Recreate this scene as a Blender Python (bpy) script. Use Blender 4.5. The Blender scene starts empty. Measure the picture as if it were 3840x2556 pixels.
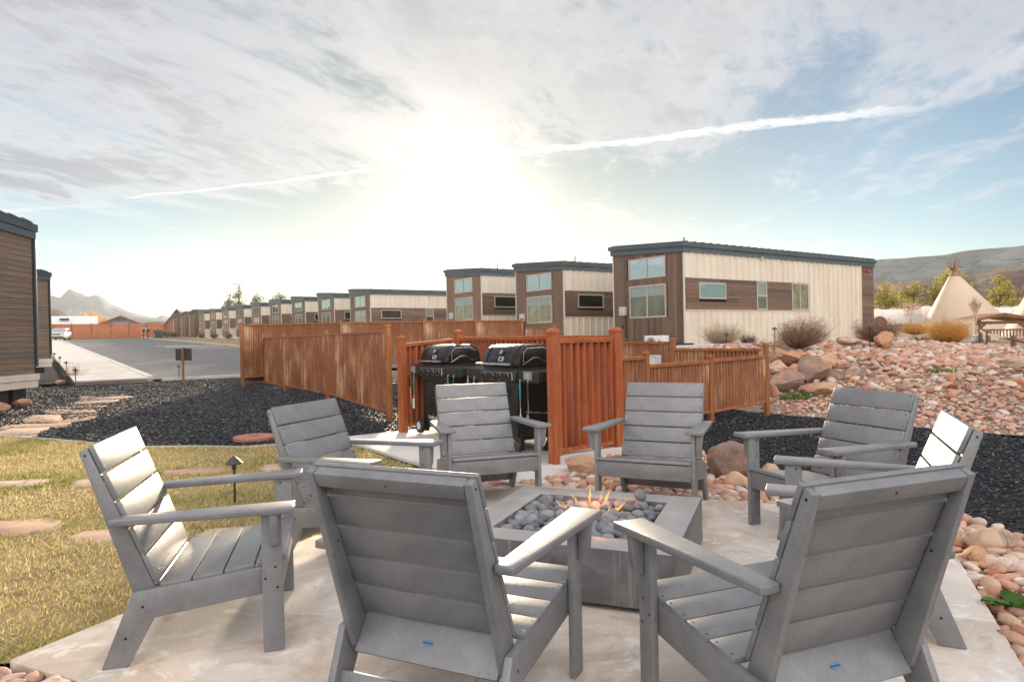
import bpy, bmesh, math, random
import numpy as np
from mathutils import Vector, Matrix, Euler, Quaternion

random.seed(7)
rng = np.random.default_rng(11)
SC = bpy.context.scene
COL = SC.collection
R = math.radians


# ------------------------------------------------------------------ node helper
class NT:
    def __init__(self, tree):
        self.t = tree
        self.t.nodes.clear()

    def n(self, typ, **kw):
        nd = self.t.nodes.new(typ)
        for k, v in kw.items():
            setattr(nd, k, v)
        return nd

    def put(self, sock, val):
        if isinstance(val, bpy.types.NodeSocket):
            self.t.links.new(val, sock)
        elif val is not None:
            if hasattr(sock, 'default_value'):
                dv = sock.default_value
                if hasattr(dv, '__len__') and not hasattr(val, '__len__'):
                    val = [val] * len(dv)
                if hasattr(dv, '__len__') and len(dv) == 4 and len(val) == 3:
                    val = (*val, 1.0)
                sock.default_value = val

    def m(self, op, a, b=None, c=None, clamp=False):
        nd = self.n('ShaderNodeMath', operation=op, use_clamp=clamp)
        for s, v in zip(nd.inputs, (a, b, c)):
            self.put(s, v)
        return nd.outputs[0]

    def vm(self, op, a, b=None, scale=None):
        nd = self.n('ShaderNodeVectorMath', operation=op)
        self.put(nd.inputs[0], a)
        if b is not None:
            self.put(nd.inputs[1], b)
        if scale is not None:
            self.put(nd.inputs['Scale'], scale)
        return nd.outputs['Value'] if op in ('DOT_PRODUCT', 'LENGTH') else nd.outputs[0]

    def mix(self, f, a, b, blend='MIX'):
        nd = self.n('ShaderNodeMix', data_type='RGBA', blend_type=blend)
        nd.clamp_factor = True
        self.put(nd.inputs[0], f)
        self.put(nd.inputs[6], a)
        self.put(nd.inputs[7], b)
        return nd.outputs[2]

    def rng(self, v, a, b, c=0.0, d=1.0, smooth=True):
        nd = self.n('ShaderNodeMapRange', interpolation_type='SMOOTHSTEP' if smooth else 'LINEAR')
        for s, x in zip(nd.inputs, (v, a, b, c, d)):
            self.put(s, x)
        return nd.outputs[0]

    def noise(self, vec, scale, detail=4, rough=.55, dist=0.0, out=0):
        nd = self.n('ShaderNodeTexNoise')
        if vec is not None:
            self.put(nd.inputs['Vector'], vec)
        self.put(nd.inputs['Scale'], scale)
        self.put(nd.inputs['Detail'], detail)
        self.put(nd.inputs['Roughness'], rough)
        self.put(nd.inputs['Distortion'], dist)
        return nd.outputs[out]

    def vor(self, vec, scale, feature='F1', out='Distance', rand=1.0):
        nd = self.n('ShaderNodeTexVoronoi', feature=feature)
        if vec is not None:
            self.put(nd.inputs['Vector'], vec)
        self.put(nd.inputs['Scale'], scale)
        self.put(nd.inputs['Randomness'], rand)
        return nd.outputs[out]

    def ramp(self, f, stops, interp='LINEAR'):
        nd = self.n('ShaderNodeValToRGB')
        cr = nd.color_ramp
        cr.interpolation = interp
        while len(cr.elements) < len(stops):
            cr.elements.new(.5)
        for e, (p, c) in zip(cr.elements, stops):
            e.position = p
            e.color = (*c, 1) if len(c) == 3 else c
        self.put(nd.inputs[0], f)
        return nd.outputs[0]

    def xyz(self, v):
        nd = self.n('ShaderNodeSeparateXYZ')
        self.put(nd.inputs[0], v)
        return nd.outputs

    def comb(self, x, y, z):
        nd = self.n('ShaderNodeCombineXYZ')
        for s, v in zip(nd.inputs, (x, y, z)):
            self.put(s, v)
        return nd.outputs[0]


# ------------------------------------------------------------------ camera
CAM_H, PITCH, ROLL = 1.2704, 0.00737, 0.0204
cd = bpy.data.cameras.new('camera')
cam = bpy.data.objects.new('camera', cd)
COL.objects.link(cam)
cd.sensor_width = 36.0
cd.lens = 23.884
cd.clip_start = 0.05
cd.clip_end = 8000.0
_f = Vector((0, math.cos(PITCH), -math.sin(PITCH)))
_d = -Vector((0, math.sin(PITCH), math.cos(PITCH)))
_r = Vector((1, 0, 0))
_R = math.cos(ROLL) * _r + math.sin(ROLL) * _d
_D = -math.sin(ROLL) * _r + math.cos(ROLL) * _d
mw = Matrix.Identity(4)
for i in range(3):
    mw[i][0], mw[i][1], mw[i][2] = _R[i], -_D[i], -_f[i]
mw[2][3] = CAM_H
cam.matrix_world = mw
SC.camera = cam

# ------------------------------------------------------------------ sky, sun, exposure
SUN_EL, SUN_AZ = R(9.5), R(-4.0)          # azimuth from +Y towards +X
SUN_DIR = Vector((math.sin(SUN_AZ) * math.cos(SUN_EL), math.cos(SUN_AZ) * math.cos(SUN_EL), math.sin(SUN_EL)))
w = bpy.data.worlds.new('World')
SC.world = w
w.use_nodes = True
T = NT(w.node_tree)
tc = T.n('ShaderNodeTexCoord').outputs['Generated']
dx, dy, dz = T.xyz(tc)
sky = T.n('ShaderNodeTexSky', sky_type='NISHITA')
sky.sun_disc = False
sky.sun_elevation = SUN_EL
sky.sun_rotation = SUN_AZ
sky.altitude = 1100
sky.air_density = 1.0
sky.dust_density = 1.0
sky.ozone_density = 1.4
dzc = T.m('MAXIMUM', dz, 0.035)
px = T.m('DIVIDE', dx, dzc)
py = T.m('DIVIDE', dy, dzc)
pxy = T.comb(px, py, 0)
# high cloud layer on a flat sheet far above: streaks run away from the viewer
wob = T.vm('SUBTRACT', T.noise(pxy, .55, 3, .5, 0, 1), (.5, .5, .5))
pw = T.vm('ADD', pxy, T.vm('SCALE', wob, scale=.7))
ca = T.vm('DOT_PRODUCT', pw, (.97, -.24, 0))
cb = T.vm('DOT_PRODUCT', pw, (.24, .97, 0))
st = T.comb(ca, T.m('MULTIPLY', cb, .22), 0)
n1 = T.noise(st, 2.1, 10, .64, .25)
n2 = T.noise(T.comb(ca, T.m('MULTIPLY', cb, .6), 3.7), .8, 4, .5, .15)
n3 = T.noise(T.comb(ca, T.m('MULTIPLY', cb, .55), 9.1), 7.5, 7, .68, .35)
q = T.vm('DOT_PRODUCT', pxy, (.332, .943, 0))          # the deck thins out past the contrail
deck = T.rng(q, 2.4, 4.6, .09, -.08)
cov = T.m('ADD', T.m('ADD', T.m('MULTIPLY', n1, .62), T.m('MULTIPLY', n2, .38)), T.m('MULTIPLY', T.m('SUBTRACT', n3, .5), .30))
cov = T.m('ADD', cov, deck)
dens = T.m('MULTIPLY', T.rng(cov, .42, .68), T.rng(dz, .03, .12, .15, 1))
# contrail, with its own width and puffs
along = T.vm('DOT_PRODUCT', pxy, (.943, -.332, 0))
dist = T.m('ABSOLUTE', T.m('ADD', T.m('SUBTRACT', q, 3.54), T.m('MULTIPLY', T.m('SUBTRACT', T.noise(pxy, 2.2, 3, .5), .5), .16)))
cw = T.rng(along, -3.0, 1.2, .032, .105)
cpuff = T.noise(pxy, 11.0, 7, .68)
con = T.rng(T.m('ADD', T.m('DIVIDE', dist, cw), T.m('MULTIPLY', T.m('SUBTRACT', cpuff, .5), 3.4)), .25, 1.15, 1, 0)
con = T.m('MULTIPLY', con, T.rng(along, -4.2, -3.7, 0, 1))
con = T.m('MULTIPLY', con, T.rng(along, .35, 1.0, 1, .0))
con2 = T.rng(T.m('ABSOLUTE', T.m('SUBTRACT', T.vm('DOT_PRODUCT', pxy, (.216, .976, 0)), 4.12)), .02, .09, .55, 0)
con2 = T.m('MULTIPLY', con2, T.rng(px, -4.6, -2.5, 1, 0))
con = T.m('MAXIMUM', con, con2)
# angle to the sun: veiled sun behind thin cloud gives a broad bright aureole
cs = T.vm('DOT_PRODUCT', tc, tuple(SUN_DIR))
ang = T.m('ARCCOSINE', T.m('MINIMUM', cs, .99999))
g1 = T.m('POWER', 2.718, T.m('MULTIPLY', T.m('POWER', T.m('DIVIDE', ang, .10), 2.0), -1.0))
g2 = T.m('POWER', 2.718, T.m('MULTIPLY', T.m('DIVIDE', ang, .17), -1.0))
STR = 0.10
bw = T.n('ShaderNodeRGBToBW'); T.put(bw.inputs[0], sky.outputs[0])
clear = T.mix(.12, T.mix(1.0, sky.outputs[0], (.58, .69, .74), 'MULTIPLY'), T.vm('SCALE', T.comb(.66, .67, .70), scale=bw.outputs[0]))
shade = T.rng(T.m('ADD', T.m('ADD', T.m('MULTIPLY', n2, .8), T.m('MULTIPLY', n3, .35)), T.m('MULTIPLY', n1, .25)), .58, .84, 0, 1)
clear = T.vm('SCALE', clear, scale=T.rng(ang, .10, .65, .28, .74))          # the veil takes the edge off the sky round the sun
shade = T.m('MULTIPLY', shade, T.rng(cov, .50, .66))
cloud = T.mix(shade, (3.75, 3.58, 3.58), (1.62, 1.64, 1.84))
cloud = T.mix(T.m('MULTIPLY', g2, 1.0), cloud, (5.0, 4.75, 4.5))
# clouds away from the sun brightened and warmed, added fill for camera-facing surfaces
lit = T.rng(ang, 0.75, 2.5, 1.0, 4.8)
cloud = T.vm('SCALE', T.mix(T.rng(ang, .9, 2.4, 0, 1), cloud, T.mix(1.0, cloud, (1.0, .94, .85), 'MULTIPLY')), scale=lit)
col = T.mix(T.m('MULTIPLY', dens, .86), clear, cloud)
col = T.mix(T.m("MULTIPLY", con, .62), col, (4.9, 4.7, 4.65))
glow = T.mix(1.0, (1.0, .90, .72), T.comb(*[T.m('ADD', T.m('MULTIPLY', g1, 3.6), T.m('MULTIPLY', g2, .25))] * 3), 'MULTIPLY')
col = T.mix(1.0, col, glow, 'ADD')
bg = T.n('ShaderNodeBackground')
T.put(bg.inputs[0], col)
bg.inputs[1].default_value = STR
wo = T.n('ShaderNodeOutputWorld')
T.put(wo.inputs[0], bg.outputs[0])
w.cycles.sampling_method = 'MANUAL'
w.cycles.sample_map_resolution = 512

sl = bpy.data.lights.new('sun', 'SUN')
sl.energy = 4.0
sl.angle = R(4.0)
sl.color = (1.0, .80, .56)
sun = bpy.data.objects.new('sun', sl)
COL.objects.link(sun)
sun.rotation_euler = (-SUN_DIR).to_track_quat('-Z', 'Y').to_euler()

vs = SC.view_settings
SC.display_settings.display_device = 'sRGB'
vs.view_transform = 'Standard'
vs.look = 'None'
vs.exposure = 1.30
vs.gamma = 1.0
vs.use_curve_mapping = False
SC.render.engine = 'CYCLES'
cy = SC.cycles
cy.use_denoising = True
try:
    cy.denoiser = 'OPENIMAGEDENOISE'
except Exception:
    pass
cy.max_bounces = 6
cy.diffuse_bounces = 3
cy.glossy_bounces = 3
cy.transmission_bounces = 4
cy.transparent_max_bounces = 8
cy.volume_bounces = 0
cy.caustics_reflective = False
cy.caustics_refractive = False
cy.sample_clamp_indirect = 6.0
# ------------------------------------------------------------------ materials
def new_mat(name):
    m = bpy.data.materials.new(name)
    m.use_nodes = True
    return m, NT(m.node_tree)


def finish(t, base, rough=.6, bump=None, bstr=.3, bdist=.01, metal=0.0, spec=.5, extra=None, normal=None):
    p = t.n('ShaderNodeBsdfPrincipled')
    t.put(p.inputs['Base Color'], base)
    t.put(p.inputs['Roughness'], rough)
    t.put(p.inputs['Metallic'], metal)
    t.put(p.inputs['Specular IOR Level'], spec)
    if extra:
        for k, v in extra.items():
            t.put(p.inputs[k], v)
    if bump is not None:
        b = t.n('ShaderNodeBump')
        b.inputs['Strength'].default_value = bstr
        b.inputs['Distance'].default_value = bdist
        t.put(b.inputs['Height'], bump)
        t.t.links.new(b.outputs[0], p.inputs['Normal'])
    o = t.n('ShaderNodeOutputMaterial')
    t.t.links.new(p.outputs[0], o.inputs[0])
    return p


def ocoord(t):
    return t.n('ShaderNodeTexCoord').outputs['Object']


def wcoord(t):
    return t.n('ShaderNodeNewGeometry').outputs['Position']


def orand(t):
    return t.n('ShaderNodeObjectInfo').outputs['Random']


def island(t):
    return t.n('ShaderNodeNewGeometry').outputs['Random Per Island']


M = {}


def simple(name, col, rough=.6, var=.12, scale=6.0, metal=0.0, spec=.5, bscale=None, bstr=.2, bdist=.004):
    m, t = new_mat(name)
    c = ocoord(t)
    n = t.noise(c, scale, 5, .6)
    a = tuple(max(0, x * (1 - var)) for x in col)
    b = tuple(min(1, x * (1 + var)) for x in col)
    base = t.mix(t.rng(n, .3, .7), a, b)
    rr = t.m('ADD', rough - .06, t.m('MULTIPLY', t.noise(c, scale * 3.1, 3, .5), .12))
    bump = t.noise(c, bscale, 3, .6) if bscale else None
    finish(t, base, rr, bump, bstr, bdist, metal, spec)
    M[name] = m
    return m


# chair lumber: moulded grey plastic board with fine fleck
m, t = new_mat('chair_plastic'); M['chair'] = m
c = ocoord(t)
fl = t.noise(c, 260, 3, .6)
base = t.mix(t.rng(t.noise(c, 9, 4, .6), .3, .7), (.160, .166, .180), (.212, .217, .229))
base = t.mix(t.rng(fl, .60, .72, 0, .35), base, (.32, .32, .325))
base = t.mix(t.rng(t.noise(c, 75, 4, .7, .6), .50, .66, 0, .30), base, (.085, .084, .086))
base = t.mix(t.rng(t.noise(wcoord(t), 3.1, 6, .7), .56, .80, 0, .40), base, (.27, .235, .20))
finish(t, base, t.m('ADD', .30, t.m('MULTIPLY', fl, .2)), t.noise(t.vm('MULTIPLY', c, (1, 1, 1)), 120, 4, .7, .8), .45, .0022, spec=1.0)
simple('screw', (.015, .015, .016), .5)
simple('badge', (.07, .20, .33), .35)
simple('badge_print', (.015, .05, .10), .5)

# broom-finished, stained concrete
m, t = new_mat('concrete'); M['concrete'] = m
c = wcoord(t)
n = t.noise(c, .9, 6, .62, .7)
base = t.ramp(n, [(.32, (.46, .35, .25)), (.44, (.62, .52, .42)), (.54, (.76, .68, .60)), (.68, (.70, .66, .61))])
pl = t.noise(c, 5.5, 5, .68, .8)
base = t.mix(t.rng(pl, .53, .64, 0, .85), base, (.86, .84, .81))
base = t.mix(t.rng(t.noise(c, 16, 5, .7, .6), .60, .70, 0, .6), base, (.84, .81, .78))
base = t.mix(t.rng(t.noise(c, 2.3, 6, .7, 1.5), .50, .68, 0, .75), base, (.52, .38, .26))
base = t.mix(t.rng(t.noise(c, 90, 2, .5), .35, .65, 0, .12), base, (.42, .37, .32))
finish(t, base, t.rng(pl, .3, .7, .42, .62), t.m('ADD', t.noise(c, 45, 6, .6), t.m('MULTIPLY', t.noise(c, 300, 2, .5), .4)), .25, .004)

m, t = new_mat('walk_concrete'); M['walk'] = m
c = wcoord(t)
base = t.mix(t.rng(t.noise(c, 1.3, 6, .6, .5), .3, .7), (.50, .48, .45), (.66, .64, .61))
base = t.mix(t.rng(t.noise(c, 12, 5, .7), .6, .8, 0, .4), base, (.38, .35, .31))
finish(t, base, .7, t.noise(c, 60, 4, .6), .2, .004)

# fire pit: charcoal GFRC
m, t = new_mat('pit_concrete'); M['pit'] = m
c = ocoord(t)
n = t.noise(c, 4.0, 7, .65, .6)
base = t.ramp(n, [(.28, (.075, .075, .085)), (.5, (.125, .125, .135)), (.72, (.22, .22, .22))])
st = t.noise(t.vm('MULTIPLY', c, (22, 22, 1.2)), 1.0, 4, .6)
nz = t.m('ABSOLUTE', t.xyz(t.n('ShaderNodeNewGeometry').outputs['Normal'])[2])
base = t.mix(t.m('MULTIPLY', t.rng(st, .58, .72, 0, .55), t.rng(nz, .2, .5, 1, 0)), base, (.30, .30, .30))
base = t.mix(t.rng(nz, .5, .9, 0, .75), base, t.mix(t.rng(n, .3, .7), (.36, .355, .345), (.46, .45, .43)))  # paler top over darker sides: sky light and side shade put into the colour
base = t.mix(t.rng(t.vor(c, 60), .02, .06, .5, 0), base, (.55, .55, .55))
finish(t, base, t.rng(n, .3, .7, .34, .5), t.noise(c, 26, 6, .65), .25, .003)

# weathered steel
def rust(name, a, b, pale, amt, streak=14.0):
    m, t = new_mat(name)
    c = ocoord(t)
    s1 = t.noise(t.vm('MULTIPLY', c, (streak, streak, 1.1)), 1.0, 6, .65, .5)
    s2 = t.noise(t.vm('MULTIPLY', c, (3, 3, 1.6)), 1.0, 7, .7, .8)
    base = t.mix(t.rng(t.m('ADD', t.m('MULTIPLY', s1, .6), t.m('MULTIPLY', s2, .4)), .34, .66), a, b)
    s3 = t.noise(t.vm('MULTIPLY', c, (streak * 1.7, streak * 1.7, .9)), 1.0, 6, .72, 1.0)
    s4 = t.noise(t.vm('ADD', t.vm('MULTIPLY', c, (1.6, 1.6, .9)), (5, 3, 1)), 1.0, 3, .5)
    pk = t.rng(t.m('ADD', t.m('MULTIPLY', s3, .55), t.m('MULTIPLY', s4, .45)), .51, .62, 0, amt)
    base = t.mix(pk, base, pale)
    base = t.mix(t.rng(t.noise(t.vm('MULTIPLY', c, (1, 1, .35)), 26, 6, .75, .5), .52, .70, 0, .6), base, tuple(x * .5 for x in a))
    finish(t, base, t.rng(s1, .3, .7, .62, .85), t.noise(c, 55, 5, .7), .3, .004)
    M[name] = m


rust('rust_sheet', (.11, .032, .011), (.33, .110, .034), (.76, .50, .28), 1.0, 60.0)
rust('rust_sheet_pale', (.135, .042, .016), (.38, .145, .05), (.80, .60, .40), 1.0, 60.0)
rust('rust_red', (.16, .032, .010), (.40, .092, .020), (.52, .20, .07), .45, 22.0)
rust('rust_post', (.25, .078, .022), (.41, .150, .045), (.54, .28, .12), .5, 9.0)
rust('rust_post_red', (.29, .064, .014), (.47, .125, .028), (.52, .20, .07), .5, 8.0)
rust('rust_far', (.36, .11, .037), (.50, .17, .06), (.55, .28, .13), .3, 3.0)

# ground covers
m, t = new_mat('mulch'); M['mulch'] = m
c = wcoord(t)
v1 = t.vor(c, 34, 'F1', 'Color')
d1 = t.vor(c, 34)
base = t.mix(t.xyz(v1)[0], (.014, .016, .019), (.055, .059, .068))
finish(t, base, .95, t.m('ADD', t.m('MULTIPLY', d1, -1), t.noise(c, 80, 4, .7)), 1.0, .03, spec=.1)
m, t = new_mat('mulch_chip'); M['chip'] = m
r = island(t)
finish(t, t.ramp(r, [(0, (.015, .017, .020)), (.6, (.045, .048, .057)), (.93, (.095, .10, .115)), (1, (.20, .20, .21))]), .5)

m, t = new_mat('soil'); M['soil'] = m
c = wcoord(t)
base = t.ramp(t.noise(c, 2.1, 7, .65), [(.3, (.20, .145, .07)), (.5, (.34, .25, .12)), (.7, (.44, .34, .17))])
finish(t, base, .9, t.noise(c, 60, 5, .7), .6, .02)
m, t = new_mat('gravel_bed'); M['gravelbed'] = m
c = wcoord(t)
v1 = t.vor(c, 26, 'F1', 'Color')
base = t.ramp(t.xyz(v1)[0], [(0, (.20, .10, .07)), (.4, (.36, .24, .17)), (.7, (.42, .34, .27)), (1, (.24, .22, .21))])
finish(t, base, .8, t.m('MULTIPLY', t.vor(c, 26), -1), 1.0, .03)

m, t = new_mat('earth'); M['earth'] = m
c = wcoord(t)
base = t.ramp(t.noise(c, .05, 8, .6), [(.3, (.20, .13, .075)), (.5, (.30, .21, .12)), (.7, (.34, .27, .15))])
base = t.mix(t.rng(t.noise(c, .9, 5, .6), .5, .7, 0, .6), base, (.17, .15, .07))
finish(t, base, .92, t.noise(c, 6, 6, .6), .4, .1)

m, t = new_mat('asphalt'); M['asphalt'] = m
c = wcoord(t)
st = t.noise(t.vm('MULTIPLY', c, (.5, .18, 1)), 1.0, 6, .6, .6)
base = t.mix(t.rng(st, .3, .7), (.085, .085, .088), (.155, .152, .150))
base = t.mix(t.rng(t.noise(c, 140, 2, .5), .4, .7, 0, .3), base, (.22, .22, .22))
finish(t, base, t.rng(st, .3, .7, .55, .75), t.noise(c, 160, 3, .6), .5, .004)
simple('paint_white', (.72, .72, .70), .6, .12, 3)
simple('paint_yellow', (.60, .42, .20), .65, .25, 3)

# grass blades
m, t = new_mat('grass_blade'); M['blade'] = m
r = island(t)
c = wcoord(t)
gr = t.ramp(r, [(0, (.44, .34, .14)), (.35, (.66, .53, .24)), (.7, (.76, .63, .32)), (1, (.84, .74, .46))])
gg = t.ramp(r, [(0, (.15, .19, .03)), (.6, (.30, .33, .06)), (1, (.48, .45, .11))])
attr = t.n('ShaderNodeAttribute', attribute_name='green').outputs['Fac']
base = t.mix(attr, gr, gg)
p = finish(t, base, .6, extra={'Transmission Weight': 0.0, 'Subsurface Weight': 0.0})
tr = t.n('ShaderNodeBsdfTranslucent'); t.put(tr.inputs[0], base)
ms = t.n('ShaderNodeMixShader'); ms.inputs[0].default_value = .45
t.t.links.new(p.outputs[0], ms.inputs[1]); t.t.links.new(tr.outputs[0], ms.inputs[2])
out = [n for n in t.t.nodes if n.type == 'OUTPUT_MATERIAL'][0]
t.t.links.new(ms.outputs[0], out.inputs[0])


def leafy(name, stops, trans=.3, src='island'):
    m, t = new_mat(name)
    r = island(t)
    base = t.ramp(r, stops)
    p = finish(t, base, .6)
    tr = t.n('ShaderNodeBsdfTranslucent'); t.put(tr.inputs[0], base)
    ms = t.n('ShaderNodeMixShader'); ms.inputs[0].default_value = trans
    t.t.links.new(p.outputs[0], ms.inputs[1]); t.t.links.new(tr.outputs[0], ms.inputs[2])
    out = [n for n in t.t.nodes if n.type == 'OUTPUT_MATERIAL'][0]
    t.t.links.new(ms.outputs[0], out.inputs[0])
    M[name] = m


leafy('twig_brown', [(0, (.15, .075, .045)), (.5, (.30, .17, .105)), (1, (.46, .30, .20))], .25)
leafy('twig_gold', [(0, (.55, .27, .06)), (.5, (.76, .44, .12)), (1, (.86, .60, .24))], .5)
leafy('twig_pale', [(0, (.32, .22, .15)), (.5, (.46, .34, .24)), (1, (.6, .48, .35))], .3)
leafy('leaf_red', [(0, (.07, .015, .02)), (1, (.16, .03, .04))], .2)
leafy('leaf_sage', [(0, (.10, .12, .05)), (1, (.26, .27, .14))], .3)
leafy('pine', [(0, (.035, .05, .012)), (.5, (.09, .105, .022)), (1, (.20, .19, .04))], .35)
leafy('juniper', [(0, (.10, .11, .015)), (.45, (.32, .30, .04)), (1, (.62, .52, .07))], .4)
leafy('weed', [(0, (.03, .08, .012)), (.5, (.08, .19, .02)), (1, (.16, .30, .05))], .35)
simple('bark', (.13, .085, .055), .9, .3, 5, bscale=20, bstr=.5, bdist=.02)
simple('bark_pale', (.40, .29, .19), .9, .3, 5)


# rocks: colour by object or by island
def rocky(name, per, stops, rough=.75, bs=14.0):
    m, t = new_mat(name)
    r = island(t) if per == 'island' else orand(t)
    c = ocoord(t)
    base = t.ramp(r, stops, 'CONSTANT' if False else 'LINEAR')
    w_ = wcoord(t)
    n = t.noise(w_, bs, 6, .65, .8)
    base = t.mix(t.rng(n, .35, .7, 0, .55), base, t.mix(.5, base, (.16, .11, .085)))
    base = t.mix(t.rng(t.noise(w_, bs * .5, 4, .6), .58, .75, 0, .5), base, (.62, .52, .43))
    if bs < 6:
        base = t.mix(t.rng(t.noise(w_, bs * .6, 6, .7, 1.0), .48, .62, 0, .65), base, (.50, .28, .17))
        base = t.mix(t.rng(t.noise(w_, bs * 1.7, 6, .75, .6), .54, .66, 0, .7), base, (.09, .075, .07))
    finish(t, base, rough, t.noise(w_, bs * 2.2, 6, .7), .45, .012)
    M[name] = m


RS = [(0, (.58, .40, .30)), (.11, (.62, .31, .20)), (.22, (.70, .50, .38)), (.32, (.46, .16, .085)), (.42, (.74, .63, .55)),
      (.53, (.66, .40, .29)), (.62, (.58, .30, .20)), (.70, (.36, .29, .27)), (.78, (.54, .22, .12)), (.86, (.64, .46, .29)), (.93, (.78, .68, .60)), (1, (.52, .40, .36))]
rocky('rock_obj', 'object', RS)
rocky('rock_island', 'island', RS)
rocky('boulder_tan', 'object', [(0, (.50, .24, .13)), (.5, (.58, .33, .20)), (1, (.64, .43, .30))], .8, 5.0)
rocky('boulder_grey', 'object', [(0, (.12, .105, .105)), (.35, (.22, .165, .14)), (.7, (.30, .20, .155)), (1, (.19, .14, .13))], .8, 4.0)
rocky('flagstone', 'object', [(0, (.48, .31, .21)), (.5, (.56, .40, .29)), (1, (.62, .48, .37))], .8, 3.0)

m, t = new_mat('lava_stone'); M['lava'] = m
r = orand(t)
c = ocoord(t)
base = t.ramp(r, [(0, (.12, .13, .145)), (.5, (.20, .215, .235)), (1, (.31, .33, .355))])
pit_ = t.rng(t.noise(c, 26, 5, .75), .56, .66, 0, .8)
base = t.mix(pit_, base, (.50, .51, .52))
finish(t, base, .7, t.noise(c, 30, 5, .75), .6, .006)

# building skins
def plank(name, stops, gvec, rough=.55):
    m, t = new_mat(name)
    r = orand(t)
    c = ocoord(t)
    base = t.ramp(r, stops)
    g = t.noise(t.vm('MULTIPLY', c, gvec), 1.0, 6, .65, .6)
    base = t.mix(t.rng(g, .32, .68, 0, .75), base, t.mix(.6, base, (.03, .02, .016)))
    finish(t, base, rough, g, .25, .004)
    M[name] = m


WB = [(0, (.125, .075, .052)), (.3, (.20, .115, .078)), (.55, (.26, .15, .092)), (.8, (.165, .115, .092)), (1, (.33, .19, .11))]
plank('plank_v', WB, (30, 30, 1.2))
plank('plank_h', WB, (1.2, 1.2, 40))
WB2 = [(0, (.21, .148, .11)), (.3, (.28, .196, .14)), (.6, (.33, .22, .155)), (.8, (.21, .175, .155)), (1, (.38, .255, .17))]
plank('plank_left', WB2, (1.2, 1.2, 40))
simple('plank_gap', (.02, .014, .011), .9)
m, t = new_mat('cream_metal'); M['cream'] = m
c = ocoord(t)
n = t.noise(t.vm('MULTIPLY', c, (3, 3, .5)), 1.0, 5, .6)
base = t.mix(t.rng(n, .3, .7), (.72, .64, .53), (.82, .745, .63))
base = t.mix(t.rng(t.noise(c, 1.1, 6, .7), .58, .8, 0, .35), base, (.58, .51, .42))
finish(t, base, .5, t.noise(c, 2.0, 3, .5), .15, .02)
simple('trim_cream', (.66, .62, .55), .5, .06)
simple('frame_tan', (.52, .47, .42), .45, .06)
simple('frame_white', (.74, .72, .68), .45, .05)
simple('fascia', (.085, .115, .135), .38, .12, 3, metal=.3)
simple('roof_metal', (.075, .095, .105), .4, .12, 3, metal=.4)
simple('slab', (.48, .45, .41), .8, .12)
simple('dark_iron', (.025, .026, .028), .45, .2)
simple('bronze', (.055, .050, .048), .45, .2)
simple('white_paint', (.76, .76, .75), .4, .05)
simple('grey_box', (.52, .53, .54), .45, .06)
simple('red_plastic', (.45, .02, .025), .35, .1)
simple('green_box', (.03, .055, .04), .5, .15)
simple('black_rubber', (.018, .018, .019), .7, .2)
simple('yellow_plastic', (.75, .5, .05), .5, .05)
leafy('canvas', [(0, (.86, .74, .60)), (1, (.86, .74, .60))], .45)
simple('canvas_white', (.80, .74, .68), .85, .05, 1.5)
simple('pole_wood', (.33, .17, .10), .8, .3, 8)
simple('timber', (.22, .10, .055), .7, .25, 4)
simple('grey_timber', (.20, .135, .10), .85, .3, 6)
simple('adobe_blue', (.28, .36, .47), .8, .05)
simple('red_house', (.42, .17, .14), .8, .08)
simple('roof_shingle', (.17, .14, .12), .85, .2, 3)
simple('blind', (.66, .68, .66), .8, .05)
simple('interior', (.26, .16, .075), .9, .7, 1.6)
simple('curtain', (.62, .42, .15), .9, .5, 3.0)
simple('teal_grip', (.02, .24, .25), .45, .1)
simple('steel', (.62, .60, .57), .28, .08, metal=1.0)
simple('copper_steel', (.66, .45, .32), .3, .1, metal=1.0)
simple('label_grey', (.22, .24, .26), .5, .05)
simple('print_white', (.75, .75, .74), .5, .02)
simple('valve_lid', (.36, .15, .085), .6, .15, 12, bscale=60, bstr=.4)

m, t = new_mat('grill_black'); M['grill'] = m
c = ocoord(t)
finish(t, t.mix(t.rng(t.noise(c, 7, 4, .6), .3, .7), (.012, .012, .012), (.022, .021, .020)), .27, t.noise(c, 400, 2, .5), .06, .001, spec=.28)
m, t = new_mat('grill_matte'); M['grill_matte'] = m
c = ocoord(t)
finish(t, (.017, .017, .017), .42, t.noise(c, 300, 2, .5), .15, .001)

# window panes: coated glass that mostly mirrors the sky
m, t = new_mat('pane'); M['pane'] = m
c = wcoord(t)
p1 = t.n('ShaderNodeBsdfGlossy'); p1.inputs['Roughness'].default_value = .02
t.put(p1.inputs[0], (.78, .90, .88))
b = t.n('ShaderNodeBump'); b.inputs['Strength'].default_value = .10; b.inputs['Distance'].default_value = .05
t.put(b.inputs['Height'], t.noise(c, 1.4, 2, .5)); t.t.links.new(b.outputs[0], p1.inputs['Normal'])
p2 = t.n('ShaderNodeBsdfTransparent'); t.put(p2.inputs[0], (.55, .60, .58))
lw = t.n('ShaderNodeLayerWeight'); lw.inputs[0].default_value = .35
ms = t.n('ShaderNodeMixShader'); t.put(ms.inputs[0], t.m('ADD', .42, t.m('MULTIPLY', lw.outputs['Facing'], .5), clamp=True))
t.t.links.new(p2.outputs[0], ms.inputs[1]); t.t.links.new(p1.outputs[0], ms.inputs[2])
o = t.n('ShaderNodeOutputMaterial'); t.t.links.new(ms.outputs[0], o.inputs[0])
mc = M['pane'].copy(); mc.name = 'pane_clear'; M['pane_clear'] = mc
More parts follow.
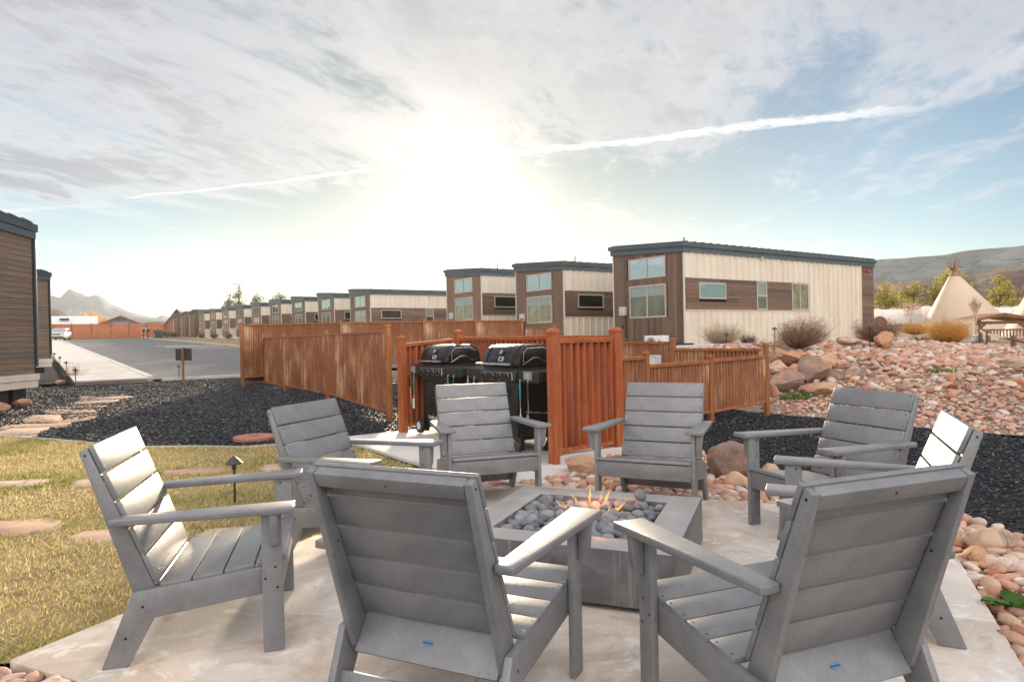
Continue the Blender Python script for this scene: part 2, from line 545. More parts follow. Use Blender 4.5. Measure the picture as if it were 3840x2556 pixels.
for nd in mc.node_tree.nodes:
    if nd.type == 'MATH' and nd.operation == 'ADD':
        nd.inputs[0].default_value = .07
    if nd.type == 'MATH' and nd.operation == 'MULTIPLY':
        nd.inputs[1].default_value = .28
    if nd.type == 'BSDF_TRANSPARENT':
        nd.inputs[0].default_value = (.85, .86, .84, 1)

# terrain far away
m, t = new_mat('mesa'); M['mesa'] = m
c = wcoord(t)
base = t.ramp(t.noise(t.vm('MULTIPLY', c, (.02, .02, .055)), 1.0, 8, .65, .6), [(.32, (.022, .034, .048)), (.5, (.070, .088, .108)), (.66, (.17, .185, .20))])
base = t.mix(t.rng(t.noise(c, .06, 8, .74, .8), .50, .60), base, (.018, .024, .018))
base = t.mix(t.rng(t.noise(t.vm('MULTIPLY', c, (.06, .06, .16)), 1.0, 8, .72, 1.6), .62, .68, 0, .7), base, (.24, .25, .26))
finish(t, base, .95, t.noise(c, .12, 8, .7), 1.0, 4.0)
m, t = new_mat('foothill'); M['foothill'] = m
c = wcoord(t)
base = t.ramp(t.noise(t.vm('MULTIPLY', c, (.05, .05, .16)), 1.0, 8, .65, .6), [(.32, (.040, .018, .016)), (.5, (.105, .052, .040)), (.68, (.22, .145, .095))])
zz = t.xyz(c)[2]
base = t.mix(t.rng(t.noise(c, .14, 8, .76, .8), .49, .56), base, (.040, .042, .016))
finish(t, base, .95, t.noise(c, .5, 7, .7), 1.0, 1.0)
m, t = new_mat('far_rock'); M['farrock'] = m
c = wcoord(t)
base = t.ramp(t.noise(t.vm('MULTIPLY', c, (.012, .012, .03)), 1.0, 8, .65, .6), [(.3, (.085, .095, .12)), (.6, (.145, .155, .18)), (.8, (.20, .20, .22))])
finish(t, base, .95, t.noise(c, .05, 8, .7), 1.0, 8.0)

# flame
m, t = new_mat('flame'); M['flame'] = m
c = ocoord(t)
z = t.xyz(c)[2]
fc = t.ramp(t.rng(z, 0.0, .28, 0, 1, False), [(0, (1.0, .30, .10)), (.25, (1.0, .55, .12)), (.6, (1.0, .30, .04)), (1, (.9, .10, .03))])
em = t.n('ShaderNodeEmission'); t.put(em.inputs[0], fc); em.inputs[1].default_value = .75
tp = t.n('ShaderNodeBsdfTransparent')
lw = t.n('ShaderNodeLayerWeight'); lw.inputs[0].default_value = .5
f_ = t.m('MULTIPLY', t.rng(t.noise(t.vm('MULTIPLY', c, (1, 1, .5)), 22, 3, .6), .35, .65, .15, 1), t.rng(lw.outputs['Facing'], .15, .9, .75, .12))
ms = t.n('ShaderNodeMixShader'); t.put(ms.inputs[0], f_)
t.t.links.new(tp.outputs[0], ms.inputs[1]); t.t.links.new(em.outputs[0], ms.inputs[2])
o = t.n('ShaderNodeOutputMaterial'); t.t.links.new(ms.outputs[0], o.inputs[0])


# ------------------------------------------------------------------ mesh helpers
class MB:
    """collects simple solids and links them as ONE mesh object"""

    def __init__(self):
        self.v, self.f = [], []

    def add(self, vs, fs):
        o = len(self.v)
        self.v += [tuple(p) for p in vs]
        self.f += [tuple(i + o for i in q) for q in fs]
        return self

    def box(self, x0, x1, y0, y1, z0, z1):
        vs = [(x, y, z) for z in (z0, z1) for y in (y0, y1) for x in (x0, x1)]
        return self.add(vs, [(0, 2, 3, 1), (4, 5, 7, 6), (0, 1, 5, 4), (2, 6, 7, 3), (0, 4, 6, 2), (1, 3, 7, 5)])

    def cbox(self, c, s):
        return self.box(c[0] - s[0] / 2, c[0] + s[0] / 2, c[1] - s[1] / 2, c[1] + s[1] / 2, c[2] - s[2] / 2, c[2] + s[2] / 2)

    def prism(self, poly, a, b, axis=2):
        """poly: 2-D outline (ccw seen from +axis), extruded from a to b along axis"""
        n = len(poly)
        def P(p, h):
            return {0: (h, p[0], p[1]), 1: (p[0], h, p[1]), 2: (p[0], p[1], h)}[axis]
        vs = [P(p, a) for p in poly] + [P(p, b) for p in poly]
        fs = [tuple(range(n - 1, -1, -1)), tuple(range(n, 2 * n))] + [(i, (i + 1) % n, n + (i + 1) % n, n + i) for i in range(n)]
        if axis == 1:
            fs = [tuple(reversed(q)) for q in fs]
        return self.add(vs, fs)

    def tube(self, pts, rad, n=6, cap=True):
        pts = [Vector(p) for p in pts]
        rs = rad if hasattr(rad, '__len__') else [rad] * len(pts)
        vs = []
        prev = None
        for i, p in enumerate(pts):
            d = (pts[min(i + 1, len(pts) - 1)] - pts[max(i - 1, 0)]).normalized()
            if prev is None:
                a = d.orthogonal().normalized()
            else:
                a = (prev - d * prev.dot(d))
                a = a.normalized() if a.length > 1e-6 else d.orthogonal().normalized()
            prev = a
            b = d.cross(a)
            for k in range(n):
                an = 2 * math.pi * k / n
                vs.append(p + (a * math.cos(an) + b * math.sin(an)) * rs[i])
        fs = []
        for i in range(len(pts) - 1):
            for k in range(n):
                fs.append((i * n + k, i * n + (k + 1) % n, (i + 1) * n + (k + 1) % n, (i + 1) * n + k))
        if cap:
            fs.append(tuple(range(n - 1, -1, -1)))
            fs.append(tuple(range((len(pts) - 1) * n, len(pts) * n)))
        return self.add(vs, fs)

    def lathe(self, prof, n=16, c=(0, 0, 0), axis=2):
        vs = []
        for r, h in prof:
            for k in range(n):
                a = 2 * math.pi * k / n
                q = (r * math.cos(a), r * math.sin(a), h)
                if axis == 0:
                    q = (h, r * math.cos(a), r * math.sin(a))
                if axis == 1:
                    q = (r * math.sin(a), h, r * math.cos(a))
                vs.append((q[0] + c[0], q[1] + c[1], q[2] + c[2]))
        fs = []
        m_ = len(prof)
        for i in range(m_ - 1):
            for k in range(n):
                fs.append((i * n + k, i * n + (k + 1) % n, (i + 1) * n + (k + 1) % n, (i + 1) * n + k))
        fs.append(tuple(range(n - 1, -1, -1)))
        fs.append(tuple(range((m_ - 1) * n, m_ * n)))
        return self.add(vs, fs)

    def xf(self, mat, start=0):
        self.v[start:] = [tuple(mat @ Vector(p)) for p in self.v[start:]]
        return self

    def mesh(self, name, mat=None, bevel=0.0, seg=2, smooth=False, ang=40):
        me = bpy.data.meshes.new(name)
        me.from_pydata(self.v, [], self.f)
        if bevel > 0:
            bm = bmesh.new(); bm.from_mesh(me)
            bmesh.ops.recalc_face_normals(bm, faces=bm.faces)
            es = [e for e in bm.edges if len(e.link_faces) == 2 and e.calc_face_angle(0) > R(25)]
            bmesh.ops.bevel(bm, geom=es, offset=bevel, segments=seg, affect='EDGES', profile=.5, clamp_overlap=True)
            bm.to_mesh(me); bm.free()
        if mat:
            me.materials.append(M[mat] if isinstance(mat, str) else mat)
        if smooth:
            me.polygons.foreach_set('use_smooth', [True] * len(me.polygons))
            try:
                me.set_sharp_from_angle(angle=R(ang))
            except Exception:
                pass
        me.update()
        return me

    def obj(self, name, mat=None, parent=None, bevel=0.0, seg=2, smooth=False, ang=40, loc=None, rotz=None, mtx=None):
        return mk(name, self.mesh(name, mat, bevel, seg, smooth, ang), parent, loc, rotz, mtx)


def mk(name, me, parent=None, loc=None, rotz=None, mtx=None):
    o = bpy.data.objects.new(name, me)
    COL.objects.link(o)
    if parent is not None:
        o.parent = parent
    if mtx is not None:
        o.matrix_basis = mtx
    else:
        if loc is not None:
            o.location = loc
        if rotz is not None:
            o.rotation_euler = (0, 0, rotz)
    return o


def tag(o, label=None, cat=None, group=None, kind=None):
    if label: o['label'] = label
    if cat: o['category'] = cat
    if group: o['group'] = group
    if kind: o['kind'] = kind
    return o


def thing(name, label, cat, loc=(0, 0, 0), rotz=0.0, group=None, mtx=None):
    o = bpy.data.objects.new(name, None)
    COL.objects.link(o)
    o.empty_display_size = .2
    if mtx is not None:
        o.matrix_basis = mtx
    else:
        o.location = loc
        o.rotation_euler = (0, 0, rotz)
    return tag(o, label, cat, group)


def struct(name, me, **kw):
    return tag(mk(name, me, **kw), kind='structure')


def kids(o):
    return [c_ for c_ in bpy.data.objects if c_.parent == o]


def copy_tree(o, tree=None, parent=None):
    if tree is None:
        tree = {}
        for q_ in bpy.data.objects:
            if q_.parent is not None:
                tree.setdefault(q_.parent.name, []).append(q_)
    c_ = o.copy()
    COL.objects.link(c_)
    c_.parent = parent
    for ch in tree.get(o.name, []):
        copy_tree(ch, tree, c_)
    return c_


def np_mesh(name, verts, faces, mat=None, smooth=False):
    """verts (n,3) float, faces (m,k) int, all faces the same size"""
    me = bpy.data.meshes.new(name)
    verts = np.ascontiguousarray(verts, np.float32)
    faces = np.ascontiguousarray(faces, np.int32)
    n_, k_ = faces.shape
    me.vertices.add(len(verts)); me.vertices.foreach_set('co', verts.ravel())
    me.loops.add(n_ * k_); me.loops.foreach_set('vertex_index', faces.ravel())
    me.polygons.add(n_); me.polygons.foreach_set('loop_start', np.arange(0, n_ * k_, k_, dtype=np.int32))
    if smooth:
        me.polygons.foreach_set('use_smooth', np.ones(n_, bool))
    if mat:
        me.materials.append(M[mat])
    me.update(calc_edges=True)
    return me


# ------------------------------------------------------------------ site frame
U = np.array([-.5776, .8163]); V = np.array([.8163, .5776])      # along the cabin row, and into the cabins
O2 = np.array([4.7, 23.5])
YAW = math.atan2(V[1], V[0]) - math.pi / 2                         # local +y = V, local +x = -U


def SW(s, w_):
    return O2 + U * s + V * w_


def ss(x, a, b):
    x = np.clip((x - a) / (b - a), 0, 1)
    return x * x * (3 - 2 * x)


def lotz(s):
    return np.clip(.1 + .0218 * (s - 8), 0, 4)


def G(x, y):
    x = np.asarray(x, float); y = np.asarray(y, float)
    s = (x - O2[0]) * U[0] + (y - O2[1]) * U[1]
    w_ = (x - O2[0]) * V[0] + (y - O2[1]) * V[1]
    lot = lotz(s)
    pad = np.where(s > 0, .90 + .0143 * np.minimum(s, 140), np.where(s > -6.5, .90, .90 - .085 * np.minimum(-6.5 - s, 9)))
    pad = pad * (1 - .36 * ss(w_, 3, 9) * ss(-s, 4, 6))
    g1 = np.clip((w_ + 8.0) / (4.2 + 2.0 * ss(-s, 9.0, 13.0)), 0, 1); g1 = g1 * .55 + .45 * g1 * g1 * (3 - 2 * g1)
    g2 = ss(w_, -4.2, -2.2)
    g = g1 + (g2 - g1) * ss(s, 3.8, 8)
    z = lot + (pad - lot) * g
    fall = ss(-s, 14, 26)
    return z * (1 - fall) * (1 - .8 * ss(w_, 14, 30) * ss(-s, -12, -2))


def g1z(x, y):
    return float(G(x, y))


def ribbed(L, Hh, pitch, amp, n_per=6, jit=0.0):
    """corrugated sheet in local x (0..L), z (0..H), ribs along z"""
    n_ = max(8, int(L / pitch * n_per))
    xs = np.linspace(0, L, n_ + 1)
    ph = xs / pitch * 2 * np.pi
    ys = amp * np.tanh(1.1 * np.sin(ph)) / np.tanh(1.1)
    vs = np.zeros((2 * (n_ + 1), 3))
    vs[:n_ + 1, 0] = xs; vs[:n_ + 1, 1] = ys
    vs[n_ + 1:, 0] = xs; vs[n_ + 1:, 1] = ys; vs[n_ + 1:, 2] = Hh
    th = .004
    back = vs.copy(); back[:, 1] += th
    N_ = len(vs)
    i = np.arange(n_)
    f1 = np.stack([i, i + 1, n_ + 2 + i, n_ + 1 + i], 1)
    f2 = f1[:, ::-1] + N_
    f3 = np.stack([n_ + 1 + i, n_ + 2 + i, n_ + 2 + i + N_, n_ + 1 + i + N_], 1)
    return np.concatenate([vs, back]), np.concatenate([f1, f2, f3])
# ------------------------------------------------------------------ ground and surfaces
def proj(P):
    """picture coordinates (0..1, y down) and depth of world points, only to skip detail that lies outside the view"""
    P = np.asarray(P, float) - np.array([0, 0, CAM_H])
    zf = P @ np.array(_f)
    zf_ = np.where(zf < .05, .05, zf)
    return .5 + (P @ np.array(_R)) / zf_ * 2547.6 / 3840, .5 + (P @ np.array(_D)) / zf_ * 2547.6 / 2556, zf


def in_view(P, mx=.04, my=.04):
    x, y, z = proj(P)
    return (x > -mx) & (x < 1 + mx) & (y > -my) & (y < 1 + my) & (z > .3)


def in_poly(x, y, poly):
    inside = np.zeros(np.shape(x), bool)
    n_ = len(poly)
    for i in range(n_):
        x0, y0 = poly[i]; x1, y1 = poly[(i + 1) % n_]
        c_ = ((y0 > y) != (y1 > y)) & (x < (x1 - x0) * (y - y0) / (y1 - y0 + 1e-12) + x0)
        inside ^= c_
    return inside


def dist_poly(x, y, poly):
    d_ = np.full(np.shape(x), 1e9)
    n_ = len(poly)
    for i in range(n_):
        a = np.array(poly[i]); b = np.array(poly[(i + 1) % n_])
        ab = b - a
        t_ = np.clip(((x - a[0]) * ab[0] + (y - a[1]) * ab[1]) / (ab @ ab + 1e-12), 0, 1)
        d_ = np.minimum(d_, np.hypot(x - a[0] - t_ * ab[0], y - a[1] - t_ * ab[1]))
    return d_


def grid_mesh(name, X, Y, Z, mat, smooth=True):
    ny, nx = X.shape
    vs = np.stack([X, Y, Z], -1).reshape(-1, 3)
    i = np.arange(ny - 1)[:, None] * nx + np.arange(nx - 1)[None]
    fs = np.stack([i, i + 1, i + nx + 1, i + nx], -1).reshape(-1, 4)
    return np_mesh(name, vs, fs, mat, smooth)


def vnoise(x, y, sc, seed=0):
    """cheap smooth value noise"""
    r_ = np.random.default_rng(seed).random((64, 64))
    x = np.asarray(x) * sc; y = np.asarray(y) * sc
    xi = np.floor(x).astype(int); yi = np.floor(y).astype(int)
    fx = x - xi; fy = y - yi
    fx = fx * fx * (3 - 2 * fx); fy = fy * fy * (3 - 2 * fy)
    g_ = lambda a, b: r_[a % 64, b % 64]
    return (g_(xi, yi) * (1 - fx) + g_(xi + 1, yi) * fx) * (1 - fy) + (g_(xi, yi + 1) * (1 - fx) + g_(xi + 1, yi + 1) * fx) * fy


def fbm(x, y, sc, oct_=5, seed=0, gain=.5):
    r_ = 0; a = 1; tot = 0
    for k in range(oct_):
        r_ = r_ + a * vnoise(x, y, sc * 2 ** k, seed + k); tot += a; a *= gain
    return r_ / tot


# base earth sheet out to the horizon
tt = np.linspace(-1, 1, 260)
gx = np.sign(tt) * (np.abs(tt) * 40 + (np.exp(np.abs(tt) * 5.2) - 1) / (math.exp(5.2) - 1) * 1260)
tt = np.linspace(-.25, 1, 240)
gy = 8 + np.sign(tt) * (np.abs(tt) * 50 + (np.exp(np.abs(tt) * 5.0) - 1) / (math.exp(5.0) - 1) * 1250)
X, Y = np.meshgrid(gx, gy)
Z = G(X, Y) - .10
struct('ground', grid_mesh('ground', X, Y, Z, 'earth'))

# black lava mulch
s_ = np.linspace(-24, 7.95, 130); w_ = np.linspace(-25, -7.9, 80)
S_, W_ = np.meshgrid(s_, w_)
X = O2[0] + U[0] * S_ + V[0] * W_; Y = O2[1] + U[1] * S_ + V[1] * W_
Z = G(X, Y) - .045 + (fbm(X, Y, .8, 4, 3) - .5) * .03 * ss(W_, -23.5, -21) * ss(-S_, -7.9, -7.0)
struct('mulch_bed', grid_mesh('mulch_bed', X, Y, Z, 'mulch'))

s_ = np.linspace(7.9, 26, 60); w_ = np.linspace(-24, -16.42, 24)
S_, W_ = np.meshgrid(s_, w_)
X = O2[0] + U[0] * S_ + V[0] * W_; Y = O2[1] + U[1] * S_ + V[1] * W_
struct('mulch_bed', grid_mesh('mulch_bed', X, Y, G(X, Y) + .03, 'mulch'))

# concrete patio: four cast panels with open joints over a lower slab
AP = np.array([.9108, -.4129]); BP = np.array([.4129, .9108]); PO = np.array([-2.09, 2.76])
PANG = math.atan2(AP[1], AP[0])


def AB(a, b):
    return PO + AP * a + BP * b


mp = MB().box(.06, 3.70, .02, 3.67, -.16, -.012)
patio = struct('patio', mp.mesh('patio', 'concrete'), loc=(PO[0], PO[1], 0), rotz=PANG)
for (a0, a1, b0, b1) in ((.02, 1.856, 0, 1.856), (1.864, 3.72, 0, 1.856), (.02, 1.856, 1.864, 3.69), (1.864, 3.72, 1.864, 3.69)):
    MB().box(a0, a1, b0, b1, -.13, 0).obj('slab', 'concrete', patio, bevel=.012, seg=3, smooth=True)

# pad under the grills
pad = MB().box(0, 3.75, 0, 2.05, -.12, .0).obj('grill_pad', 'walk', None, bevel=.012, smooth=True)
p_ = SW(-11.65, -14.2)
pad.matrix_basis = Matrix(((U[0], V[0], 0, p_[0]), (U[1], V[1], 0, p_[1]), (0, 0, 1, -.004), (0, 0, 0, 1)))
tag(pad, kind='structure')
MB().box(-2.4, -2.05, 2.44, 2.68, -.12, -.015).obj('kerb_stone', 'concrete', None, bevel=.015, smooth=True)
tag(bpy.data.objects['kerb_stone'], 'short concrete edging block between lawn and the patio corner', 'kerb stone')

ST_BACK = [tuple(AB(.0, 3.70)), tuple(AB(3.72, 3.70)), tuple(AB(4.15, 3.55)), (2.60, 5.10), (2.32, 5.75), (2.22, 6.5), (2.1, 7.0), (1.7, 7.35), (1.15, 7.30), (.42, 6.80), tuple(SW(-11.68, -13.0)), tuple(SW(-11.68, -14.2))]
ST_RIGHT = [tuple(AB(3.73, 3.55)), tuple(AB(4.12, 3.45)), tuple(AB(4.32, 3.1)), tuple(AB(4.75, 2.2)), tuple(AB(5.6, 1.2)), tuple(AB(5.2, -.6)), tuple(AB(3.73, -.8))]
ST_FRONT = [(-3.0, 1.2), (-2.45, 2.40), tuple(AB(.0, -.03)), tuple(AB(1.3, -.03)), (-1.2, 1.3)]

# lawn
LAWN = [tuple(AB(.0, 3.70)), tuple(SW(-7.9, -14.25)), (-2.75, 8.42), (-3.3, 8.22), (-3.9, 8.36), (-4.6, 8.40), (-5.3, 8.72), (-6.2, 9.2), (-7.34, 9.72), (-9, 10.3),
        (-13, 11.0), (-13, .5), (-3.4, .8), (-2.55, 2.2), (-2.42, 2.72), tuple(AB(.02, .02))]
gx = np.arange(-13.2, .2, .16); gy = np.arange(.4, 11.4, .16)
X, Y = np.meshgrid(gx, gy)
bm = bmesh.new()
vs = [bm.verts.new((x, y, -.022)) for x, y in LAWN]
bm.faces.new(vs)
bmesh.ops.triangulate(bm, faces=bm.faces)
me = bpy.data.meshes.new('lawn'); bm.to_mesh(me); bm.free(); me.materials.append(M['soil'])
struct('lawn', me)
# thin steel edging between lawn and mulch
e_ = MB()
ed = LAWN[1:10]
for (a, b) in zip(ed[:-1], ed[1:]):
    d_ = np.array(b) - np.array(a); n_ = np.array([-d_[1], d_[0]]) / np.hypot(*d_) * .012
    e_.add([(a[0], a[1], -.08), (b[0], b[1], -.08), (b[0] + n_[0], b[1] + n_[1], -.08), (a[0] + n_[0], a[1] + n_[1], -.08),
            (a[0], a[1], .005), (b[0], b[1], .005), (b[0] + n_[0], b[1] + n_[1], .005), (a[0] + n_[0], a[1] + n_[1], .005)],
           [(0, 1, 5, 4), (1, 2, 6, 5), (2, 3, 7, 6), (3, 0, 4, 7), (4, 5, 6, 7)])
tag(e_.obj('lawn_edging', 'walk'), 'thin pale edging strip between dry lawn and black mulch', 'edging')


# stepping stones
def flag(poly, z0, z1, parent, jag=.05, seed=0):
    rr = random.Random(seed)
    pts = []
    n_ = len(poly)
    for i in range(n_):
        a = Vector(poly[i]); b = Vector(poly[(i + 1) % n_])
        L = (b - a).length
        k = max(1, int(L / .16))
        for j in range(k):
            q_ = a.lerp(b, j / k)
            nr = Vector((b.y - a.y, a.x - b.x)).normalized()
            q_ += nr * rr.uniform(-1, 1) * jag * .5 + (b - a) * 0
            pts.append((q_.x, q_.y))
    cx = sum(p[0] for p in pts) / len(pts); cy = sum(p[1] for p in pts) / len(pts)
    mb_ = MB().prism([(p[0] - cx, p[1] - cy) for p in pts], z0, z1)
    o = mk('flagstone', mb_.mesh('flagstone', 'flagstone', .008, 2, True), parent, (cx, cy, 0))
    return o


path1 = tag(bpy.data.objects.new('stepping_stone_path', None), kind='structure'); COL.objects.link(path1)
path2 = tag(bpy.data.objects.new('lawn_stone_path', None), kind='structure'); COL.objects.link(path2)
STEP_MULCH = [[(-12.334, 20.294), (-11.28, 20.396), (-11.854, 21.53), (-12.388, 21.044)], [(-11.737, 19.159), (-10.661, 19.408), (-11.126, 20.222), (-12.321, 20.036)], [(-11.229, 18.046), (-10.285, 18.449), (-10.591, 18.862), (-11.514, 18.541)], [(-10.918, 17.182), (-9.729, 17.33), (-10.108, 17.977), (-11.317, 17.914)], [(-9.994, 15.677), (-9.441, 15.961), (-9.204, 16.42), (-9.459, 16.84), (-10.735, 16.862)], [(-9.618, 14.808), (-9.136, 14.961), (-8.918, 15.289), (-9.137, 15.73), (-9.908, 15.386)], [(-9.437, 13.87), (-8.617, 13.837), (-8.493, 14.069), (-8.66, 14.506), (-9.744, 14.385)], [(-8.812, 12.823), (-7.996, 13.061), (-8.375, 13.604), (-9.453, 13.688)], [(-8.511, 11.731), (-7.672, 11.415), (-7.944, 11.938), (-8.387, 12.587), (-8.968, 12.612)], [(-7.887, 11.928), (-7.669, 11.372), (-7.416, 11.461), (-7.449, 12.093), (-7.79, 12.719), (-8.283, 12.621)], [(-8.1, 10.504), (-7.594, 10.709), (-7.155, 10.835), (-7.398, 11.349), (-8.297, 11.177)], [(-7.775, 10.019), (-7.018, 9.944), (-7.312, 10.685), (-7.885, 10.621)], [(-7.297, 9.401), (-6.782, 9.527), (-6.927, 9.898), (-7.58, 9.827)]]
STEP_LAWN = [[(-4.792, 6.178), (-4.45, 6.131), (-4.341, 6.36), (-4.448, 6.558), (-5.049, 6.512)], [(-4.085, 6.159), (-3.732, 6.126), (-3.782, 6.266), (-4.06, 6.519), (-4.191, 6.497)], [(-3.432, 6.563), (-2.851, 6.696), (-2.876, 6.892), (-3.099, 6.965), (-3.586, 6.897)], [(-2.531, 6.71), (-2.251, 6.681), (-2.43, 7.1), (-2.646, 7.071)], [(-3.592, 4.588), (-3.361, 4.585), (-3.211, 4.741), (-3.245, 4.938), (-3.499, 5.025), (-3.924, 5.016)], [(-3.015, 4.505), (-2.664, 4.398), (-2.486, 4.386), (-2.608, 4.744), (-2.71, 4.785), (-2.997, 4.693)], [(-2.079, 4.452), (-1.773, 4.66), (-1.833, 4.749), (-2.09, 4.674), (-2.136, 4.444)], [(-3.637, 6.196), (-3.342, 6.224), (-3.508, 6.535), (-3.762, 6.473)]]
for i, poly in enumerate(STEP_MULCH):
    flag(poly, -.09, -.028 + .007 * (i % 3), path1, .08, i)
for i, poly in enumerate(STEP_LAWN):
    flag(poly, -.09, -.014, path2, .11, 50 + i)

# dry lawn blades
N_ = 230000
x = rng.uniform(-9.5, .0, N_); y = rng.uniform(1.6, 10.6, N_)
k_ = in_poly(x, y, LAWN)
x, y = x[k_], y[k_]
k_ = in_view(np.stack([x, y, np.zeros_like(x)], 1), .20, .10)
x, y = x[k_], y[k_]
for poly in STEP_LAWN:
    ins = in_poly(x, y, poly)
    d_ = dist_poly(x, y, poly)
    k_ = ~(ins & (d_ > .035))
    x, y = x[k_], y[k_]
dep = np.hypot(x, y)
reps = np.clip((3.2 / dep) ** 1.5 * 2.4, .9, 3.2)
idx = np.repeat(np.arange(len(x)), np.floor(reps + rng.random(len(x))).astype(int))
x = x[idx] + rng.normal(0, .012, len(idx)); y = y[idx] + rng.normal(0, .012, len(idx))
n_ = len(x)
edge = np.minimum.reduce([dist_poly(x, y, p_) for p_ in STEP_LAWN + [LAWN]])
gnz = fbm(x, y, 1.1, 4, 21)
green = np.clip(.12 + ss(gnz, .47, .70) * .55 + ss(-edge, -.14, -.0) * .55 * ss(fbm(x, y, 2.0, 3, 33), .30, .55) + rng.normal(0, .14, n_), 0, 1)
clump = fbm(x, y, 3.5, 3, 8)
h_ = rng.uniform(.012, .032, n_) * (.6 + .9 * clump)
h_ *= 1 + .35 * green + .5 * (rng.random(n_) < .04)
az = rng.uniform(0, 2 * np.pi, n_); lean = rng.uniform(.3, 1.7, n_) * h_
wd = rng.uniform(.0013, .0028, n_) * np.clip(dep[idx] / 3.5, 1, 2.2)
px_, py_ = np.cos(az + np.pi / 2) * wd, np.sin(az + np.pi / 2) * wd
lx, ly = np.cos(az) * lean, np.sin(az) * lean
z0 = np.full(n_, -.025)
b0 = np.stack([x - px_, y - py_, z0], 1); b1 = np.stack([x + px_, y + py_, z0], 1)
m0 = np.stack([x - px_ * .8 + lx * .4, y - py_ * .8 + ly * .4, z0 + h_ * .62], 1)
m1 = np.stack([x + px_ * .8 + lx * .4, y + py_ * .8 + ly * .4, z0 + h_ * .62], 1)
tp_ = np.stack([x + lx, y + ly, z0 + h_], 1)
vs = np.stack([b0, b1, m0, m1, tp_], 1).reshape(-1, 3)
o5 = np.arange(n_)[:, None] * 5
fs = np.concatenate([o5 + np.array([0, 1, 3]), o5 + np.array([0, 3, 2]), o5 + np.array([2, 3, 4])])
me = np_mesh('lawn_grass', vs, fs, 'blade')
at = me.attributes.new('green', 'FLOAT', 'POINT')
at.data.foreach_set('value', np.repeat(green, 5).astype(np.float32))
tag(mk('lawn_grass', me), 'short dry yellow lawn grass with greener tufts at the edges', 'grass', kind='stuff')

# loose mulch chips where the bed is near enough to show them
N_ = 190000
x = rng.uniform(-16, 7.2, N_); y = 2.6 + 22 * rng.random(N_) ** 1.35
s0 = (x - O2[0]) * U[0] + (y - O2[1]) * U[1]; w0 = (x - O2[0]) * V[0] + (y - O2[1]) * V[1]
k_ = (w0 < -7.95) & (s0 < 7.7) & ~in_poly(x, y, LAWN)
ra = (x - PO[0]) * AP[0] + (y - PO[1]) * AP[1]; rb = (x - PO[0]) * BP[0] + (y - PO[1]) * BP[1]
k_ &= ~((ra > -.05) & (ra < 3.74) & (rb < 3.71)) & ~in_poly(x, y, ST_BACK) & ~in_poly(x, y, ST_RIGHT) & ~((s0 > -11.7) & (s0 < -7.9) & (w0 > -14.25) & (w0 < -12.1))
k_ &= in_view(np.stack([x, y, np.zeros_like(x)], 1), .18, .08)
x, y = x[k_], y[k_]
n_ = len(x)
zb = G(x, y) - .045 + (fbm(x, y, .8, 4, 3) - .5) * .03
L = rng.uniform(.009, .024, n_) * np.clip(np.hypot(x, y) / 6, .8, 2.4)
az = rng.uniform(0, 2 * np.pi, n_); el = rng.uniform(-.5, .7, n_)
ax = np.stack([np.cos(az) * np.cos(el), np.sin(az) * np.cos(el), np.sin(el)], 1)
sd = np.stack([-np.sin(az), np.cos(az), rng.uniform(-.4, .4, n_)], 1)
up = np.cross(ax, sd)
c_ = np.stack([x, y, zb + L * .18], 1)
wd = L * rng.uniform(.25, .6, n_); th = L * rng.uniform(.12, .35, n_)
P0 = c_ + ax * L[:, None]; P1 = c_ - ax * L[:, None]
Q0 = c_ + sd * wd[:, None] + up * th[:, None]; Q1 = c_ - sd * wd[:, None] + up * th[:, None] * .6; Q2 = c_ - up * th[:, None]
vs = np.stack([P0, P1, Q0, Q1, Q2], 1).reshape(-1, 3)
o5 = np.arange(n_)[:, None] * 5
fs = np.concatenate([o5 + np.array(f_) for f_ in ((0, 2, 3), (0, 3, 4), (0, 4, 2), (1, 3, 2), (1, 4, 3), (1, 2, 4))])
tag(mk('mulch_chips', np_mesh('mulch_chips', vs, fs, 'chip')), 'loose black lava chips covering the planting beds', 'mulch', kind='stuff')

# car park
s_ = np.linspace(8.0, 112, 90); w_ = np.linspace(-14.3, -3.7, 20)
S_, W_ = np.meshgrid(s_, w_)
struct('car_park', grid_mesh('car_park', O2[0] + U[0] * S_ + V[0] * W_, O2[1] + U[1] * S_ + V[1] * W_, lotz(S_) + .012, 'asphalt'))


def strip_sw(mb_, s0, s1, w0, w1, zf, n=1, h=.0, z_off=0.0):
    """a slab laid along the site frame; zf(s) gives its top"""
    for i in range(n):
        a, b = s0 + (s1 - s0) * i / n, s0 + (s1 - s0) * (i + 1) / n
        q_ = [SW(a, w0), SW(b, w0), SW(b, w1), SW(a, w1)]
        zt = [zf(a) + z_off, zf(b) + z_off, zf(b) + z_off, zf(a) + z_off]
        top = [(p_[0], p_[1], z) for p_, z in zip(q_, zt)]
        bot = [(p_[0], p_[1], z - h) for p_, z in zip(q_, zt)]
        mb_.add(bot + top, [(7, 6, 5, 4), (0, 1, 2, 3), (4, 5, 1, 0), (5, 6, 2, 1), (6, 7, 3, 2), (7, 4, 0, 3)])
    return mb_


